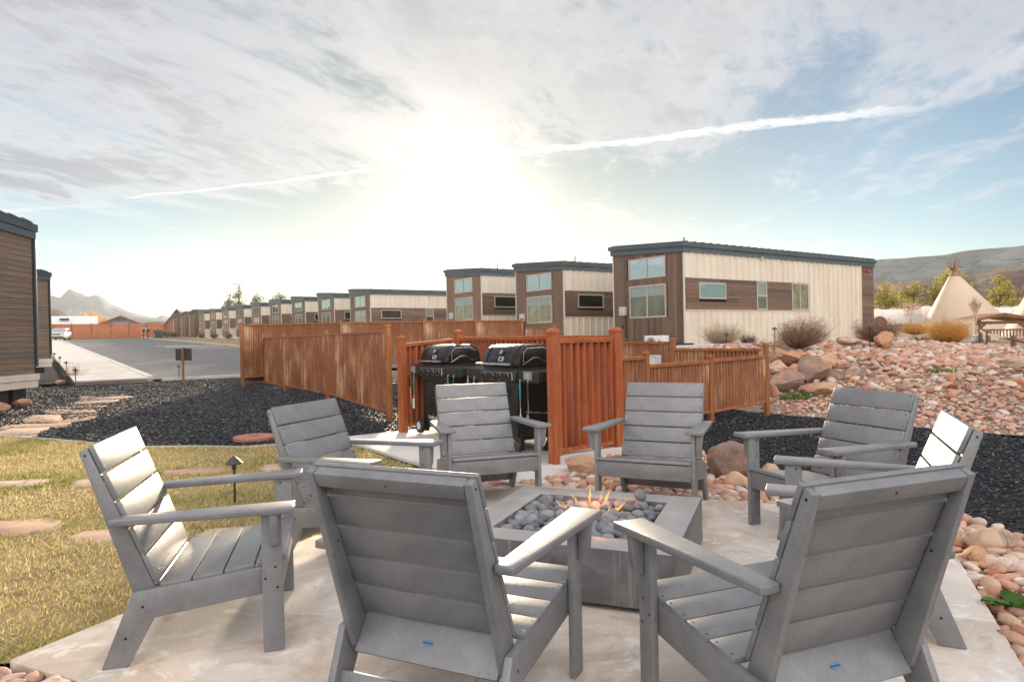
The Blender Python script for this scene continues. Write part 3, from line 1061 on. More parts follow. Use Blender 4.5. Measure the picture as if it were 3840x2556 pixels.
k1 = strip_sw(MB(), 7.85, 8.1, -14.0, -8.2, lambda s: .14, 1, .3)
strip_sw(k1, 12, 104, -3.75, -3.5, lambda s: lotz(s) + .13, 24, .4)
strip_sw(k1, 8.1, 104, -14.42, -14.2, lambda s: lotz(s) + .115, 24, .4)
struct('kerb', k1.mesh('kerb', 'walk', .0))
sw_base = strip_sw(MB(), 7.6, 100, -16.35, -14.45, lambda s: lotz(s) + .075, 24, .2)
sidewalk = struct('sidewalk', sw_base.mesh('sidewalk', 'walk'))
for i in range(34):
    a = 7.5 + i * 1.5
    strip_sw(MB(), a, a + 1.485, -16.4, -14.44, lambda s: lotz(s) + .11, 1, .05).obj('paving_slab', 'walk', sidewalk)
for k in range(9):
    a = 20 + k * 7.2
    tag(strip_sw(MB(), a, a + .13, -8.9, -3.9, lambda s: lotz(s) + .018, 4, .002).obj('parking_line', 'paint_yellow'), kind='structure')
for (s0, s1, w0, w1) in ((64, 64.8, -13.6, -10.4), (56, 56.7, -13.8, -11.4), (44, 44.7, -8.6, -4.2), (47, 47.6, -8.2, -4.2), (49, 49.6, -8.6, -5.4), (39, 39.5, -7.5, -3.9)):
    tag(strip_sw(MB(), s0, s1, w0, w1, lambda s: lotz(s) + .019, 2, .002).obj('parking_line', 'paint_white'), kind='structure')
# ------------------------------------------------------------------ cabins
HW, HL = 1.66, 12.1          # half width of the front, length
ZB = [3.23, 2.98]            # wall top at x=-HW and x=+HW above the cabin floor line


def roofz(x):
    return 3.20 + (2.98 - 3.20) * (x + 1.7) / 3.4


def window(house, face, a0, a1, z0, z1, mull=(), rails=(), frame='frame_tan', blind=0.0, fw=.05, y_out=.035, inside='interior', pane='pane'):
    """face 'front': a = x, outwards -y; face 'side': a = y, outwards +x"""
    def W(a, out, z):
        return (a, -out, z) if face == 'front' else (HW + out, a, z)

    def bx(mb_, a_0, a_1, o0, o1, z_0, z_1):
        p, q_ = W(a_0, o0, z_0), W(a_1, o1, z_1)
        return mb_.box(*[v_ for i in range(3) for v_ in sorted((p[i], q_[i]))])
    fr = MB()
    bx(fr, a0, a1, -.02, y_out, z0, z0 + fw); bx(fr, a0, a1, -.02, y_out, z1 - fw, z1)
    bx(fr, a0, a0 + fw, -.02, y_out - .001, z0 + fw, z1 - fw); bx(fr, a1 - fw, a1, -.02, y_out - .001, z0 + fw, z1 - fw)
    for m_ in mull:
        bx(fr, m_ - fw * .55, m_ + fw * .55, -.01, y_out - .004, z0 + fw, z1 - fw)
    for r_ in rails:
        bx(fr, a0 + fw, a1 - fw, -.01, y_out - .005, r_ - fw * .5, r_ + fw * .5)
    wn = fr.obj('window', frame, house)
    xs = [a0 + fw] + sorted(mull) + [a1 - fw]
    zs = [z0 + fw] + sorted(rails) + [z1 - fw]
    for i in range(len(xs) - 1):
        for j in range(len(zs) - 1):
            bx(MB(), xs[i], xs[i + 1], .010, .014, zs[j], zs[j + 1]).obj('pane', pane, wn)
    bx(MB(), a0 + .01, a1 - .01, -.018, -.012, z0 + .01, z1 - .01).obj('room', inside, wn)
    if blind > 0:
        bx(MB(), a0 + fw, a1 - fw, -.006, -.002, z1 - fw - (z1 - z0) * blind, z1 - fw).obj('blind', 'blind', wn)
    return wn


def split(lo, hi, cuts):
    seg = [(lo, hi)]
    for c0, c1 in cuts:
        out = []
        for a, b in seg:
            if c1 <= a or c0 >= b:
                out.append((a, b)); continue
            if c0 > a: out.append((a, c0))
            if c1 < b: out.append((c1, b))
        seg = out
    return [(a, b) for a, b in seg if b - a > .02]


FW_UP, FW_LO = (-.84, .87, 2.23, 2.94), (-.82, .87, .87, 2.0)
BAND = (1.08, 2.13)


def cabin(name, label, lod, group, flip=False):
    h = thing(name, label, 'cabin', group=group)
    core = MB().prism([(-HW + .03, -.55), (HW - .03, -.55), (HW - .03, roofz(HW) - .03), (-HW + .03, roofz(-HW) - .03)], .03, HL - .03, axis=1)
    core.obj('wall_core', 'plank_gap', h)
    rr = random.Random(hash(name) % 1000 + lod)
    lo = -.5 if not flip else -.5
    # front boards
    jm = MB()
    nb = 24
    for i in range(nb):
        x0 = -HW + .05 + (2 * HW - .10) * i / nb; x1 = -HW + .05 + (2 * HW - .10) * (i + 1) / nb - .006
        cuts = [(wz[2], wz[3]) for wz in (FW_UP, FW_LO) if x1 > wz[0] + .02 and x0 < wz[1] - .02]
        for z0, z1 in split(-.12, min(roofz(x0), roofz(x1)), cuts):
            dpt = rr.uniform(.0, .004)
            if lod == 0:
                MB().box(x0, x1, -.012 - dpt, .028, z0, z1).obj('plank', 'plank_v', h, bevel=.003, seg=1)
            else:
                jm.box(x0, x1, -.012 - dpt, .028, z0, z1)
    if lod:
        jm.obj('front_siding', 'plank_v', h)['kind'] = 'stuff'
    for x in (-HW, HW - .05):
        MB().box(x, x + .05, -.022, .03, -.2, min(roofz(x), roofz(x + .05))).obj('corner_trim', 'trim_cream', h)
    window(h, 'front', *FW_UP, mull=(.02,), blind=0, inside='blind')
    window(h, 'front', *FW_LO, mull=(.02,), blind=.30, pane='pane_clear', inside='curtain' if lod else 'interior')
    # long side: cream sheet, battens, plank band
    zt = roofz(HW)
    vis = {0: HL, 1: 6.6, 2: 4.0}[lod]
    MB().box(HW - .028, HW - .005, .03, HL - 1.02, -.25, BAND[0] - .001).obj('wall_sheet', 'cream', h)
    MB().box(HW - .028, HW - .005, .03, HL - 1.02, BAND[1] + .001, zt).obj('wall_sheet', 'cream', h)
    MB().box(HW - .028, HW - .005, 7.16, HL - 1.02, BAND[0], BAND[1]).obj('wall_sheet', 'cream', h)
    y = .30
    jb = MB()
    while y < HL - 1.1:
        segs = [(-.22, BAND[0] - .03), (BAND[1] + .03, zt)] if y < 7.15 else [(-.22, zt)]
        for z0, z1 in segs:
            if lod < 2 and y < vis:
                MB().add([(HW - .004, y - .030, z0), (HW - .004, y + .030, z0), (HW + .052, y + .013, z0), (HW + .052, y - .013, z0),
                          (HW - .004, y - .030, z1), (HW - .004, y + .030, z1), (HW + .052, y + .013, z1), (HW + .052, y - .013, z1)],
                         [(0, 1, 2, 3), (7, 6, 5, 4), (0, 4, 5, 1), (1, 5, 6, 2), (2, 6, 7, 3), (3, 7, 4, 0)]).obj('batten', 'cream', h)
            elif y < vis + 1:
                jb.box(HW - .004, HW + .022, y - .02, y + .02, z0, z1)
        y += .345
    if jb.v:
        jb.obj('batten_run', 'cream', h)['kind'] = 'stuff'
    # plank band, its windows and trim
    side_w = [(.70, 2.10, 1.45, 2.0), (3.85, 4.45, BAND[0] + .02, BAND[1] - .02), (6.02, 7.12, BAND[0] + .02, BAND[1] - .02)]
    rows = 8
    jp = MB()
    for r_ in range(rows):
        z0 = BAND[0] + .012 + (BAND[1] - BAND[0] - .02) * r_ / rows; z1 = z0 + (BAND[1] - BAND[0] - .02) / rows - .006
        cuts = [(a0, a1) for a0, a1, b0, b1 in side_w if z1 > b0 + .01 and z0 < b1 - .01]
        j0 = rr.uniform(1.2, 3.2)
        for a, b in split(.06, 7.14, cuts):
            if a < j0 < b and b - j0 > .3 and j0 - a > .3:
                pcs = [(a, j0 - .002), (j0 + .002, b)]
            else:
                pcs = [(a, b)]
            for a_, b_ in pcs:
                if lod < 2:
                    MB().box(HW - .02, HW + .010 + rr.uniform(0, .003), a_, b_, z0, z1).obj('plank', 'plank_h', h)
                else:
                    jp.box(HW - .02, HW + .012, a_, b_, z0, z1)
    if jp.v:
        jp.obj('side_siding', 'plank_h', h)['kind'] = 'stuff'
    MB().box(HW - .01, HW + .028, .05, 7.18, BAND[0] - .026, BAND[0] + .006).obj('band_trim', 'trim_cream', h)
    MB().box(HW - .01, HW + .026, .05, 7.18, BAND[1] - .006, BAND[1] + .026).obj('band_trim', 'trim_cream', h)
    window(h, 'side', *side_w[0], fw=.045, blind=.0, inside='blind' if lod == 0 else 'interior', y_out=.03)
    if vis > 4.2:
        window(h, 'side', *side_w[1], rails=(1.60,), fw=.045, blind=.5, y_out=.03, pane='pane_clear')
        window(h, 'side', *side_w[2], mull=(6.55,), fw=.045, blind=0, y_out=.03, frame='frame_tan', pane='pane_clear', inside='curtain')
    # dark plank rear end
    rows = 22
    jr = MB()
    for r_ in range(rows):
        z0 = -.15 + (zt + .15) * r_ / rows; z1 = z0 + (zt + .15) / rows - .006
        if lod == 0:
            MB().box(HW - .03, HW + .008, HL - 1.0, HL, z0, z1).obj('plank', 'plank_h', h)
        else:
            jr.box(HW - .03, HW + .008, HL - 1.0, HL, z0, z1)
    if jr.v:
        jr.obj('rear_siding', 'plank_h', h)['kind'] = 'stuff'
    MB().box(HW - .03, HW + .02, HL - 1.04, HL - 1.0, -.2, zt).obj('corner_trim', 'trim_cream', h)
    # skirt, roof
    MB().box(-HW + .02, HW + .012, .02, HL - .02, -.50, -.26).obj('skirt', 'trim_cream', h)
    ov = .10
    rf = MB().prism([(-HW - ov, roofz(-HW) + .16), (HW + ov, roofz(HW) + .14), (HW + ov, roofz(HW) + .29), (-HW - ov, roofz(-HW) + .31)], -ov - .02, HL + ov, axis=1).obj('roof', 'roof_metal', h)
    MB().prism([(-HW - .05, roofz(-HW) - .02), (HW + .05, roofz(HW) - .02), (HW + .05, roofz(HW) + .155), (-HW - .05, roofz(-HW) + .158)], -ov + .03, HL + .05, axis=1).obj('fascia', 'fascia', h)
    if lod == 0:
        MB().prism([(-HW - ov - .012, roofz(-HW) + .20), (HW + ov + .012, roofz(HW) + .185), (HW + ov + .012, roofz(HW) + .255), (-HW - ov - .012, roofz(-HW) + .27)], -ov - .034, HL + ov + .012, axis=1).obj('fascia_cap', 'fascia', h)
    y = .05
    jq = MB()
    while y < HL:
        p_ = [(-HW - ov, roofz(-HW) + .305), (HW + ov + .03, roofz(HW) + .283), (HW + ov + .03, roofz(HW) + .335), (-HW - ov, roofz(-HW) + .355)]
        if lod == 0:
            MB().prism(p_, y - .018, y + .018, axis=1).obj('roof_rib', 'roof_metal', rf)
        else:
            jq.prism(p_, y - .018, y + .018, axis=1)
        y += .41
    if jq.v:
        jq.obj('roof_ribs', 'roof_metal', rf)['kind'] = 'stuff'
    # small fittings
    MB().box(HW, HW + .09, 4.07, 4.20, 2.86, 3.0).obj('vent_box', 'frame_tan', h, bevel=.01)
    MB().box(-1.27, -.97, -.13, -.01, .98, 1.30).obj('meter_box', 'grey_box', h, bevel=.015, smooth=True)
    if lod < 2:
        MB().tube([(-1.02, -.05, .98), (-1.02, -.05, .35), (-.98, -.05, .10), (-.9, -.06, -.12)], .018).obj('conduit', 'black_rubber', h)
        MB().tube([(-.2, 2.2, roofz(-.2) + .3), (-.2, 2.2, roofz(-.2) + .72)], .025).obj('vent_pipe', 'bronze', h)
    if lod == 0:
        MB().box(-1.21, -1.15, -.05, -.01, .52, .66).obj('outlet_box', 'dark_iron', h, bevel=.006)
        MB().lathe([(.0, 0), (.075, 0), (.085, .03), (.06, .055), (.0, .06)], 16, (HW + .005, HL - .5, 2.78), axis=0).obj('alarm', 'red_plastic', h, smooth=True)
        MB().box(HW + .0, HW + .02, .02, HL - 1.05, -.27, -.20).obj('base_trim', 'trim_cream', h)
    return h


STEP = 6.275
ZOFF = {0: 0, 1: -.02, 2: .27, 4: .16, 5: .30, 6: .40, 7: .50, 8: .58, 9: .65, 10: .73, 11: .80, 12: .88}
XS = {0: 0, 1: .16, 2: .36, 4: .05, 5: .12, 6: .2, 7: .28, 8: .35, 9: .45, 10: .45, 11: .45, 12: .45}
GRP = 'cabins standing in a row along the car park'


def place(h, i):
    p_ = O2 + U * (STEP * i - XS.get(i, .45))
    h.location = (p_[0], p_[1], .93 + ZOFF.get(i, .9))
    h.rotation_euler = (0, 0, YAW)


place(cabin('cabin', 'large nearest cabin with cream ribbed long side and a dark plank window band', 0, GRP), 0)
place(cabin('cabin', 'second nearest cabin, half hidden by the large cabin, behind the two grills', 1, GRP), 1)
place(cabin('cabin', 'third nearest cabin, its roof edge glowing beside the low sun', 1, GRP), 2)
place(cabin('cabin', 'fourth cabin whose whole cream side shows above the long rusty fence', 1, GRP), 4)
c5 = cabin('cabin', 'fifth cabin along the row, just left of the one with its long side showing', 2, GRP)
place(c5, 5)
ORD = {6: 'sixth', 7: 'seventh', 8: 'eighth', 9: 'ninth', 10: 'tenth', 11: 'eleventh', 12: 'twelfth'}
for i in range(6, 13):
    h = copy_tree(c5)
    h['label'] = '%s cabin counted along the row from the large nearest one' % ORD[i] if i < 12 else 'farthest cabin with windows, next to the three dark plank ones'
    place(h, i)


# three cabins with their dark plank ends towards the car park
def dark_cabin(label):
    h = thing('dark_cabin', label, 'cabin', group='dark plank cabins at the far end of the row')
    rz = lambda x: 2.98 + .22 * (x + 1.7) / 3.4 + .25
    MB().prism([(-HW, -.5), (HW, -.5), (HW, rz(HW)), (-HW, rz(-HW))], 0, HL, axis=1).obj('wall', 'plank_h', h)
    MB().prism([(-HW - .15, rz(-HW)), (HW + .15, rz(HW)), (HW + .15, rz(HW) + .3), (-HW - .15, rz(-HW) + .3)], -.2, HL, axis=1).obj('roof', 'roof_metal', h)
    MB().box(.15, .65, -.14, -.01, 2.35, 2.5).obj('lamp', 'red_plastic', h, bevel=.04)
    MB().box(-HW - .03, -HW + .05, -.05, .02, -.4, rz(-HW)).obj('downpipe', 'trim_cream', h)
    return h


for i, lb in ((13, 'dark plank cabin end nearest the windowed cabins'), (14, 'middle one of the three dark plank cabin ends'), (15, 'dark plank cabin end farthest left, beside the pink gabled house')):
    h = dark_cabin(lb)
    XS[i] = .3
    place(h, i)


# two cabins on the left with horizontal planks
def left_cabin(label, loc, yaw, wid, hgt, lod):
    """local: seen wall lies in the plane x=0 running -y..0, outwards +x"""
    h = thing('plank_cabin', label, 'cabin', loc, yaw, 'horizontal plank cabins beside the sidewalk')
    MB().box(-9, -.03, -wid, -.02, -.30, hgt).obj('wall_core', 'plank_gap', h)
    nb = 26
    rr = random.Random(5)
    jm = MB()
    for i in range(nb):
        z0 = hgt * i / nb; z1 = hgt * (i + 1) / nb - .008
        y0 = -wid if i > 8 else -1.24
        MB().box(-.03, .0 + rr.uniform(0, .004), y0, -.04, z0, z1).obj('plank', 'plank_left', h)
    MB().box(-.02, .02, -1.32, -1.25, -.02, hgt * 9 / nb).obj('door_trim', 'frame_white', h)
    MB().box(-.02, .0, -wid, -1.32, -.02, hgt * 9 / nb).obj('door_leaf', 'frame_white', h)
    MB().box(-.06, .012, -.04, .0, -.05, hgt).obj('corner_trim', 'dark_iron', h)
    MB().box(-.02, .045, .005, .05, .15, hgt + .05).obj('downpipe', 'fascia', h, bevel=.01)
    MB().box(-9, .05, -wid, .06, -.14, -.005).obj('skirt', 'cream', h)
    MB().box(-9, .03, -wid, .03, -.30, -.15).obj('skirt_board', 'cream', h)
    rf = MB().prism([(-wid, hgt + .36), (.09, hgt + .10), (.09, hgt + .26), (-wid, hgt + .52)], -9, .07, axis=0).obj('roof', 'roof_metal', h)
    MB().prism([(-wid, hgt + .14), (.05, hgt - .06), (.05, hgt + .09), (-wid, hgt + .345)], -9, .045, axis=0).obj('fascia', 'fascia', h)
    y = -wid + .1
    while y < -.2:
        zz = hgt + .26 + .26 * (-(y - .09)) / (wid + .09)
        MB().prism([(y, zz - .01), (y + .30, zz - .03), (y + .30, zz + .005), (y, zz + .055)], -9, .085, axis=0).obj('roof_rib', 'roof_metal', rf)
        y += .41
    for k, yy in enumerate((-.35, -.9, -1.6)):
        MB().box(-.5, -.12, yy - .2, yy + .2, -.75, -.30).obj('pier', 'dark_iron', h)  # dark colour paints in the shade of the open space under the cabin
    return h


left_cabin('tall brown plank cabin cut off by the left edge of the picture', (-10.53, 15.0, .66), R(2), 4.2, 3.02, 0)
left_cabin('smaller looking brown plank cabin behind the one at the left edge', (-17.27, 25.4, .78), R(-8), 4.2, 2.95, 0)
# ------------------------------------------------------------------ rusted steel fences
def post_mesh(mb_, sz, h, cap=True):
    mb_.box(-sz / 2, sz / 2, -sz / 2, sz / 2, 0, h)
    return mb_


def fence(name, label, nodes, mat='rust_sheet', pmat='rust_post', psz=.075, pitch=.068, amp=.022, gap=.06, rail=.05, group=None, tops=None, skip_posts=(), low=.08):
    """nodes: (x, y, base, post top); tops: rail top of each bay"""
    root = thing(name, label, 'fence', (nodes[0][0], nodes[0][1], 0), 0, group)
    ox, oy = nodes[0][0], nodes[0][1]
    for i, (x, y, b, tz) in enumerate(nodes):
        if i in skip_posts:
            continue
        nx = nodes[min(i + 1, len(nodes) - 1)]; pv = nodes[max(i - 1, 0)]
        an = math.atan2(nx[1] - pv[1], nx[0] - pv[0])
        p_ = MB().box(-psz / 2, psz / 2, -psz / 2, psz / 2, b - .15, tz - .02).obj('post', pmat, root, bevel=.006, seg=2, smooth=True, loc=(x - ox, y - oy, 0), rotz=an)
        h2 = psz / 2 + .006
        MB().lathe([(h2 * 1.38, tz - .045), (h2 * 1.38, tz - .015), (h2 * 1.1, tz + .003), (h2 * .5, tz + .012), (0.002, tz + .014)], 4).xf(Matrix.Rotation(math.pi / 4, 4, 'Z')).obj('cap', pmat, p_, bevel=.008, seg=2, smooth=True)
    for i in range(len(nodes) - 1):
        x0, y0, b0, t0 = nodes[i]; x1, y1, b1, t1 = nodes[i + 1]
        L = math.hypot(x1 - x0, y1 - y0); an = math.atan2(y1 - y0, x1 - x0)
        rt = tops[i] if tops else (t0 - .06, t1 - .06)
        Mx = Matrix.Translation((x0 - ox, y0 - oy, 0)) @ Matrix.Rotation(an, 4, 'Z')
        a = psz / 2 + .002; Lp = L - psz - .004
        def tilt(mb_, zl, zr):
            mb_.v = [(p_[0], p_[1], p_[2] + zl + (zr - zl) * (p_[0] - a) / Lp) for p_ in mb_.v]
            return mb_
        tilt(MB().box(a, a + Lp, -.026, .026, -rail, 0), rt[0], rt[1]).obj('top_rail', pmat, root, bevel=.005, seg=1, mtx=Mx)
        lo = (b0 + low, b1 + low)
        tilt(MB().box(a, a + Lp, -.024, .024, -rail * .8, 0), lo[0] + rail * .8, lo[1] + rail * .8).obj('bottom_rail', pmat, root, bevel=.005, seg=1, mtx=Mx)
        vs, fs = ribbed(Lp, 1.0, pitch, amp)
        vs[:, 0] += a
        z0 = lo[0] + .02 + (lo[1] - lo[0]) * (vs[:, 0] - a) / Lp
        z1 = rt[0] - .02 + (rt[1] - rt[0]) * (vs[:, 0] - a) / Lp
        vs[:, 2] = z0 + (z1 - z0) * vs[:, 2]
        mk('panel', np_mesh('panel', vs, fs, mat, True), root, mtx=Mx)
    return root


FG = 'rusty corrugated fences around the cabin yards'
fence('corrugated_fence', 'long rusty corrugated fence running left from the grill enclosure beside black mulch',
      [(-1.98, 10.85, 0, 1.49), (-4.08, 14.94, 0, 1.46), (-6.02, 17.9, 0, 1.46), (-7.95, 20.7, 0, 1.44)], 'rust_sheet', 'rust_post', .085, group=FG,
      tops=[(1.41, 1.39), (1.39, 1.38), (1.38, 1.37)])
fence('corrugated_fence', 'high rusty fence behind the long one, in front of the middle cabins',
      [(-7.60, 19.1, .15, 1.80), (-5.23, 20.78, .3, 1.86), (-2.90, 22.4, .4, 1.88), (-1.25, 23.55, .5, 1.90), (.36, 24.7, .6, 1.90)], 'rust_sheet_pale', 'rust_post', .085, group=FG,
      tops=[(1.75, 1.80), (1.80, 1.82), (1.82, 1.84), (1.84, 1.84)])
fence('corrugated_fence', 'short low rusty fence step beneath the second cabin window', [(.45, 24.8, .6, 1.62), (1.62, 25.6, .7, 1.66)], 'rust_sheet_pale', 'rust_post', .085, group=FG,
      tops=[(1.55, 1.58)], skip_posts=(0,))
fence('corrugated_fence', 'narrow rusty fence bay closing the far left corner by the car park', [(-7.66, 19.15, .15, 1.15), (-7.93, 20.62, 0, 1.2)], 'rust_sheet', 'rust_post', .07, group=FG,
      tops=[(1.10, 1.12)], skip_posts=(0, 1))
fence('corrugated_fence', 'lower rusty fence with pale streaks ending beside the boulder pile',
      [(1.05, 8.62, 0, 1.02), (1.79, 9.1, 0, 1.02), (2.85, 9.8, .02, .93), (3.92, 10.5, .08, 1.07)], 'rust_sheet_pale', 'rust_post', .07, group=FG, tops=[(.955, .965), (.85, .865), (.875, .90)], skip_posts=(0,))
fence('corrugated_fence', 'upper rusty fence in front of the large cabin, stepping down to the boulder pile',
      [(3.88, 10.58, .08, 1.05), (2.78, 11.72, .1, 1.17), (1.95, 12.95, .1, 1.16), (1.2, 14.0, .1, 1.16)], 'rust_sheet_pale', 'rust_post', .075, group=FG,
      tops=[(1.0, 1.005), (1.12, 1.12), (1.12, 1.12)], skip_posts=(0,))
# grill enclosure: three runs of redder steel with heavy posts
EG = 'screen panels around the grills'
fence('grill_screen', 'dark red corrugated screen behind the two grills',
      [(-.76, 9.74, 0, 1.36), (1.08, 7.2, 0, 1.33)], 'rust_red', 'rust_post_red', .10, .095, .028, group=EG, tops=[(1.27, 1.26)], skip_posts=(1,))
fence('grill_screen', 'dark red corrugated screen on the left side of the grills beside the tongs',
      [(-1.5, 9.22, 0, 1.29), (-.80, 9.71, 0, 1.30)], 'rust_red', 'rust_post_red', .10, .095, .028, group=EG, tops=[(1.20, 1.25)], skip_posts=(1,))
fence('grill_screen', 'bright rust red screen with two heavy posts right of the grills',
      [(.41, 6.74, 0, 1.325), (1.10, 7.22, 0, 1.33)], 'rust_red', 'rust_post_red', .105, .092, .029, group=EG, tops=[(1.235, 1.235)], low=.10)
MB().box(0, .84, -.07, .07, -.15, .075).obj('footing', 'walk', None, bevel=.008, mtx=Matrix.Translation((.42, 6.74, 0)) @ Matrix.Rotation(math.atan2(.48, .69), 4, 'Z'))
tag(bpy.data.objects['footing'], 'low concrete footing under the bright rust red screen', 'footing')

# far end of the car park: flat weathered panels
nd = [SW(100, -17.5)] + [SW(100 + .3 * k, -17.5 + 2.45 * k) for k in range(1, 8)]
root = thing('steel_fence', 'long flat rust brown fence across the far end of the car park', 'fence', (nd[0][0], nd[0][1], 0))
for i, p_ in enumerate(nd):
    z = float(lotz(100))
    MB().box(-.07, .07, -.07, .07, z - .1, z + 2.3).obj('post', 'rust_post', root, loc=(p_[0] - nd[0][0], p_[1] - nd[0][1], 0), rotz=YAW)
    if i:
        a, b = nd[i - 1] - nd[0], p_ - nd[0]
        L = np.hypot(*(b - a)); an = math.atan2(b[1] - a[1], b[0] - a[0])
        vs, fs = ribbed(L - .16, 2.15, .12, .012, 4); vs[:, 0] += .08; vs[:, 2] += z + .03
        mk('panel', np_mesh('panel', vs, fs, 'rust_far', True), root, mtx=Matrix.Translation((a[0], a[1], 0)) @ Matrix.Rotation(an, 4, 'Z'))
# gate pair left of it
gt = thing('steel_gate', 'dark red double gate with a small pale notice behind the white car', 'gate', (*SW(97.5, -17.2), 0), YAW)
z = float(lotz(97.5))
for k in range(2):
    MB().box(.1 - 2.1 * k - 2, .1 - 2.1 * k - .02, -.03, .03, z + .15, z + 1.9).obj('leaf', 'rust_red', gt)
MB().box(-.9, -.35, -.05, -.035, z + 1.3, z + 1.62).obj('notice', 'trim_cream', gt)
MB().box(-2.02, -1.9, -.06, -.03, z + .1, z + 1.5).obj('latch_bar', 'dark_iron', gt)
# ------------------------------------------------------------------ fire pit
PC = np.array([.380, 3.735]); PH = .567
pit = thing('fire_pit', 'low square charcoal concrete fire pit in the middle of the chair circle', 'fire pit', (PC[0], PC[1], 0), R(-21.6))
IN = .388
ph = .285
b = MB()
o_, i_ = PH, IN
vs = [(-o_, -o_), (o_, -o_), (o_, o_), (-o_, o_)]
vi = [(-i_, -i_), (i_, -i_), (i_, i_), (-i_, i_)]
verts = [(x, y, .025) for x, y in vs] + [(x, y, ph) for x, y in vs] + [(x, y, ph) for x, y in vi] + [(x, y, .15) for x, y in vi]
fc = []
for k in range(4):
    j = (k + 1) % 4
    fc += [(k, j, 4 + j, 4 + k), (4 + k, 4 + j, 8 + j, 8 + k), (8 + k, 8 + j, 12 + j, 12 + k)]
fc += [(12, 13, 14, 15), (3, 2, 1, 0)]
b.add(verts, fc)
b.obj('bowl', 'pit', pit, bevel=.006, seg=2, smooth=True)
MB().box(-.50, .50, -.50, .50, 0, .03).obj('plinth', 'dark_iron', pit)
MB().lathe([(.10, .16), (.16, .16), (.16, .19), (.10, .19)], 20).obj('burner', 'dark_iron', pit)


def rock_mesh(name, seed, mat, sub=2, sq=(1, .8, .6), rough=.16, flat=0.0):
    bm = bmesh.new()
    bmesh.ops.create_icosphere(bm, subdivisions=sub, radius=1)
    r_ = np.random.default_rng(seed)
    nc = 7 if flat < .8 else 16
    dirs = r_.normal(size=(nc, 3)); dirs /= np.linalg.norm(dirs, axis=1)[:, None]
    offs = r_.uniform(.62, .95, nc) if flat < .8 else r_.uniform(.50, .82, nc)
    fr = r_.normal(size=(5, 3)) * 2.2; pz = r_.uniform(0, 6, 5)
    for v_ in bm.verts:
        p_ = np.array(v_.co)
        k_ = 1 + sum(math.sin(p_ @ fr[i] + pz[i]) for i in range(5)) * rough / 3
        p_ = p_ * k_
        if flat > 0:
            for d_, o_ in zip(dirs, offs):
                e_ = p_ @ d_ - o_
                if e_ > 0:
                    p_ = p_ - d_ * e_ * flat
        if flat >= .8:
            p_ = p_ * (1 + .05 * math.sin(p_ @ fr[0] * 3 + 1) * math.sin(p_ @ fr[1] * 3) + .03 * math.sin(p_ @ fr[2] * 7) * math.sin(p_ @ fr[3] * 6))
        v_.co = p_ * np.array(sq)
    me = bpy.data.meshes.new(name); bm.to_mesh(me); bm.free()
    me.materials.append(M[mat])
    me.polygons.foreach_set('use_smooth', [True] * len(me.polygons))
    if flat >= .8:
        me.set_sharp_from_angle(angle=R(28))
    return me


lav = [rock_mesh('fire_stone', 100 + k, 'lava', 3, (1, .82 + .02 * k, .66), .10) for k in range(6)]
pts = []
r_ = np.random.default_rng(5)
for layer, (zz, n_try, mind) in enumerate(((.195, 1500, .058), (.235, 6000, .047), (.262, 1500, .075))):
    here = []
    for _ in range(n_try):
        sz = r_.uniform(.024, .040)
        p_ = r_.uniform(-IN + sz * .95, IN - sz * .95, 2)
        if layer == 2 and r_.random() < .5:
            continue
        if all(np.hypot(*(p_ - q_[0])) > (sz + q_[1]) * .80 for q_ in here):
            here.append((p_, sz, zz + r_.uniform(-.010, .012)))
    pts += here
ca_, sa_ = math.cos(R(-21.6)), math.sin(R(-21.6))
vis_st = []
for (p_, sz, zz) in pts:
    if zz < .21 and len(pts) > 330 and r_.random() < .6:
        continue
    vis_st.append((p_, sz, zz))
vis_st.append((np.array([.24, .345]), .042, .325))
for k, (p_, sz, zz) in enumerate(vis_st):
    o = mk('fire_stone', lav[k % 6])
    o.location = (PC[0] + p_[0] * ca_ - p_[1] * sa_, PC[1] + p_[0] * sa_ + p_[1] * ca_, zz)
    o.rotation_euler = (r_.uniform(-.6, .6), r_.uniform(-.6, .6), r_.uniform(0, 6.28))
    o.scale = (sz * r_.uniform(1.0, 1.25),) * 3
    if k == len(vis_st) - 1:
        tag(o, 'single round grey stone perched on the far rim of the fire pit', 'stone', 'grey stones of the fire pit')
    else:
        tag(o, 'rounded grey lava stone heaped inside the square fire pit', 'stone', 'grey stones of the fire pit')


# flames: thin curling tongues rising from the stones
def flame(cx, cy, h_, wd, seed, label):
    r_ = random.Random(seed)
    mb_ = MB()
    for k in range(r_.randint(3, 5)):
        pts_ = []; rad = []
        x, y = r_.uniform(-wd, wd), r_.uniform(-wd, wd)
        a = r_.uniform(0, 6.28)
        H_ = h_ * r_.uniform(.45, 1.0)
        n_ = 9
        for i in range(n_):
            t_ = i / (n_ - 1)
            a += r_.uniform(-.9, .9)
            x += math.cos(a) * .018; y += math.sin(a) * .018
            pts_.append((x * (1 - .3 * t_), y * (1 - .3 * t_), t_ * H_))
            rad.append(max(.0012, (.003 + .0062 * math.sin(math.pi * min(1, t_ * 1.15 + .12))) * (1 - t_) ** .6))
        mb_.tube(pts_, rad, 6)
    return tag(mb_.obj('flame', 'flame', None, smooth=True, loc=(cx, cy, .235)), label, 'flame', 'flames in the fire pit')


flame(.47, 4.02, .25, .05, 3, 'tallest orange flame rising beside the front leg of the back right chair')
flame(.56, 3.90, .12, .06, 8, 'low orange flame right of the tallest one')
flame(.36, 3.98, .11, .05, 12, 'low orange flame left of the tallest one')
flame(.50, 3.78, .09, .06, 21, 'small yellow flame at the near edge of the fire')
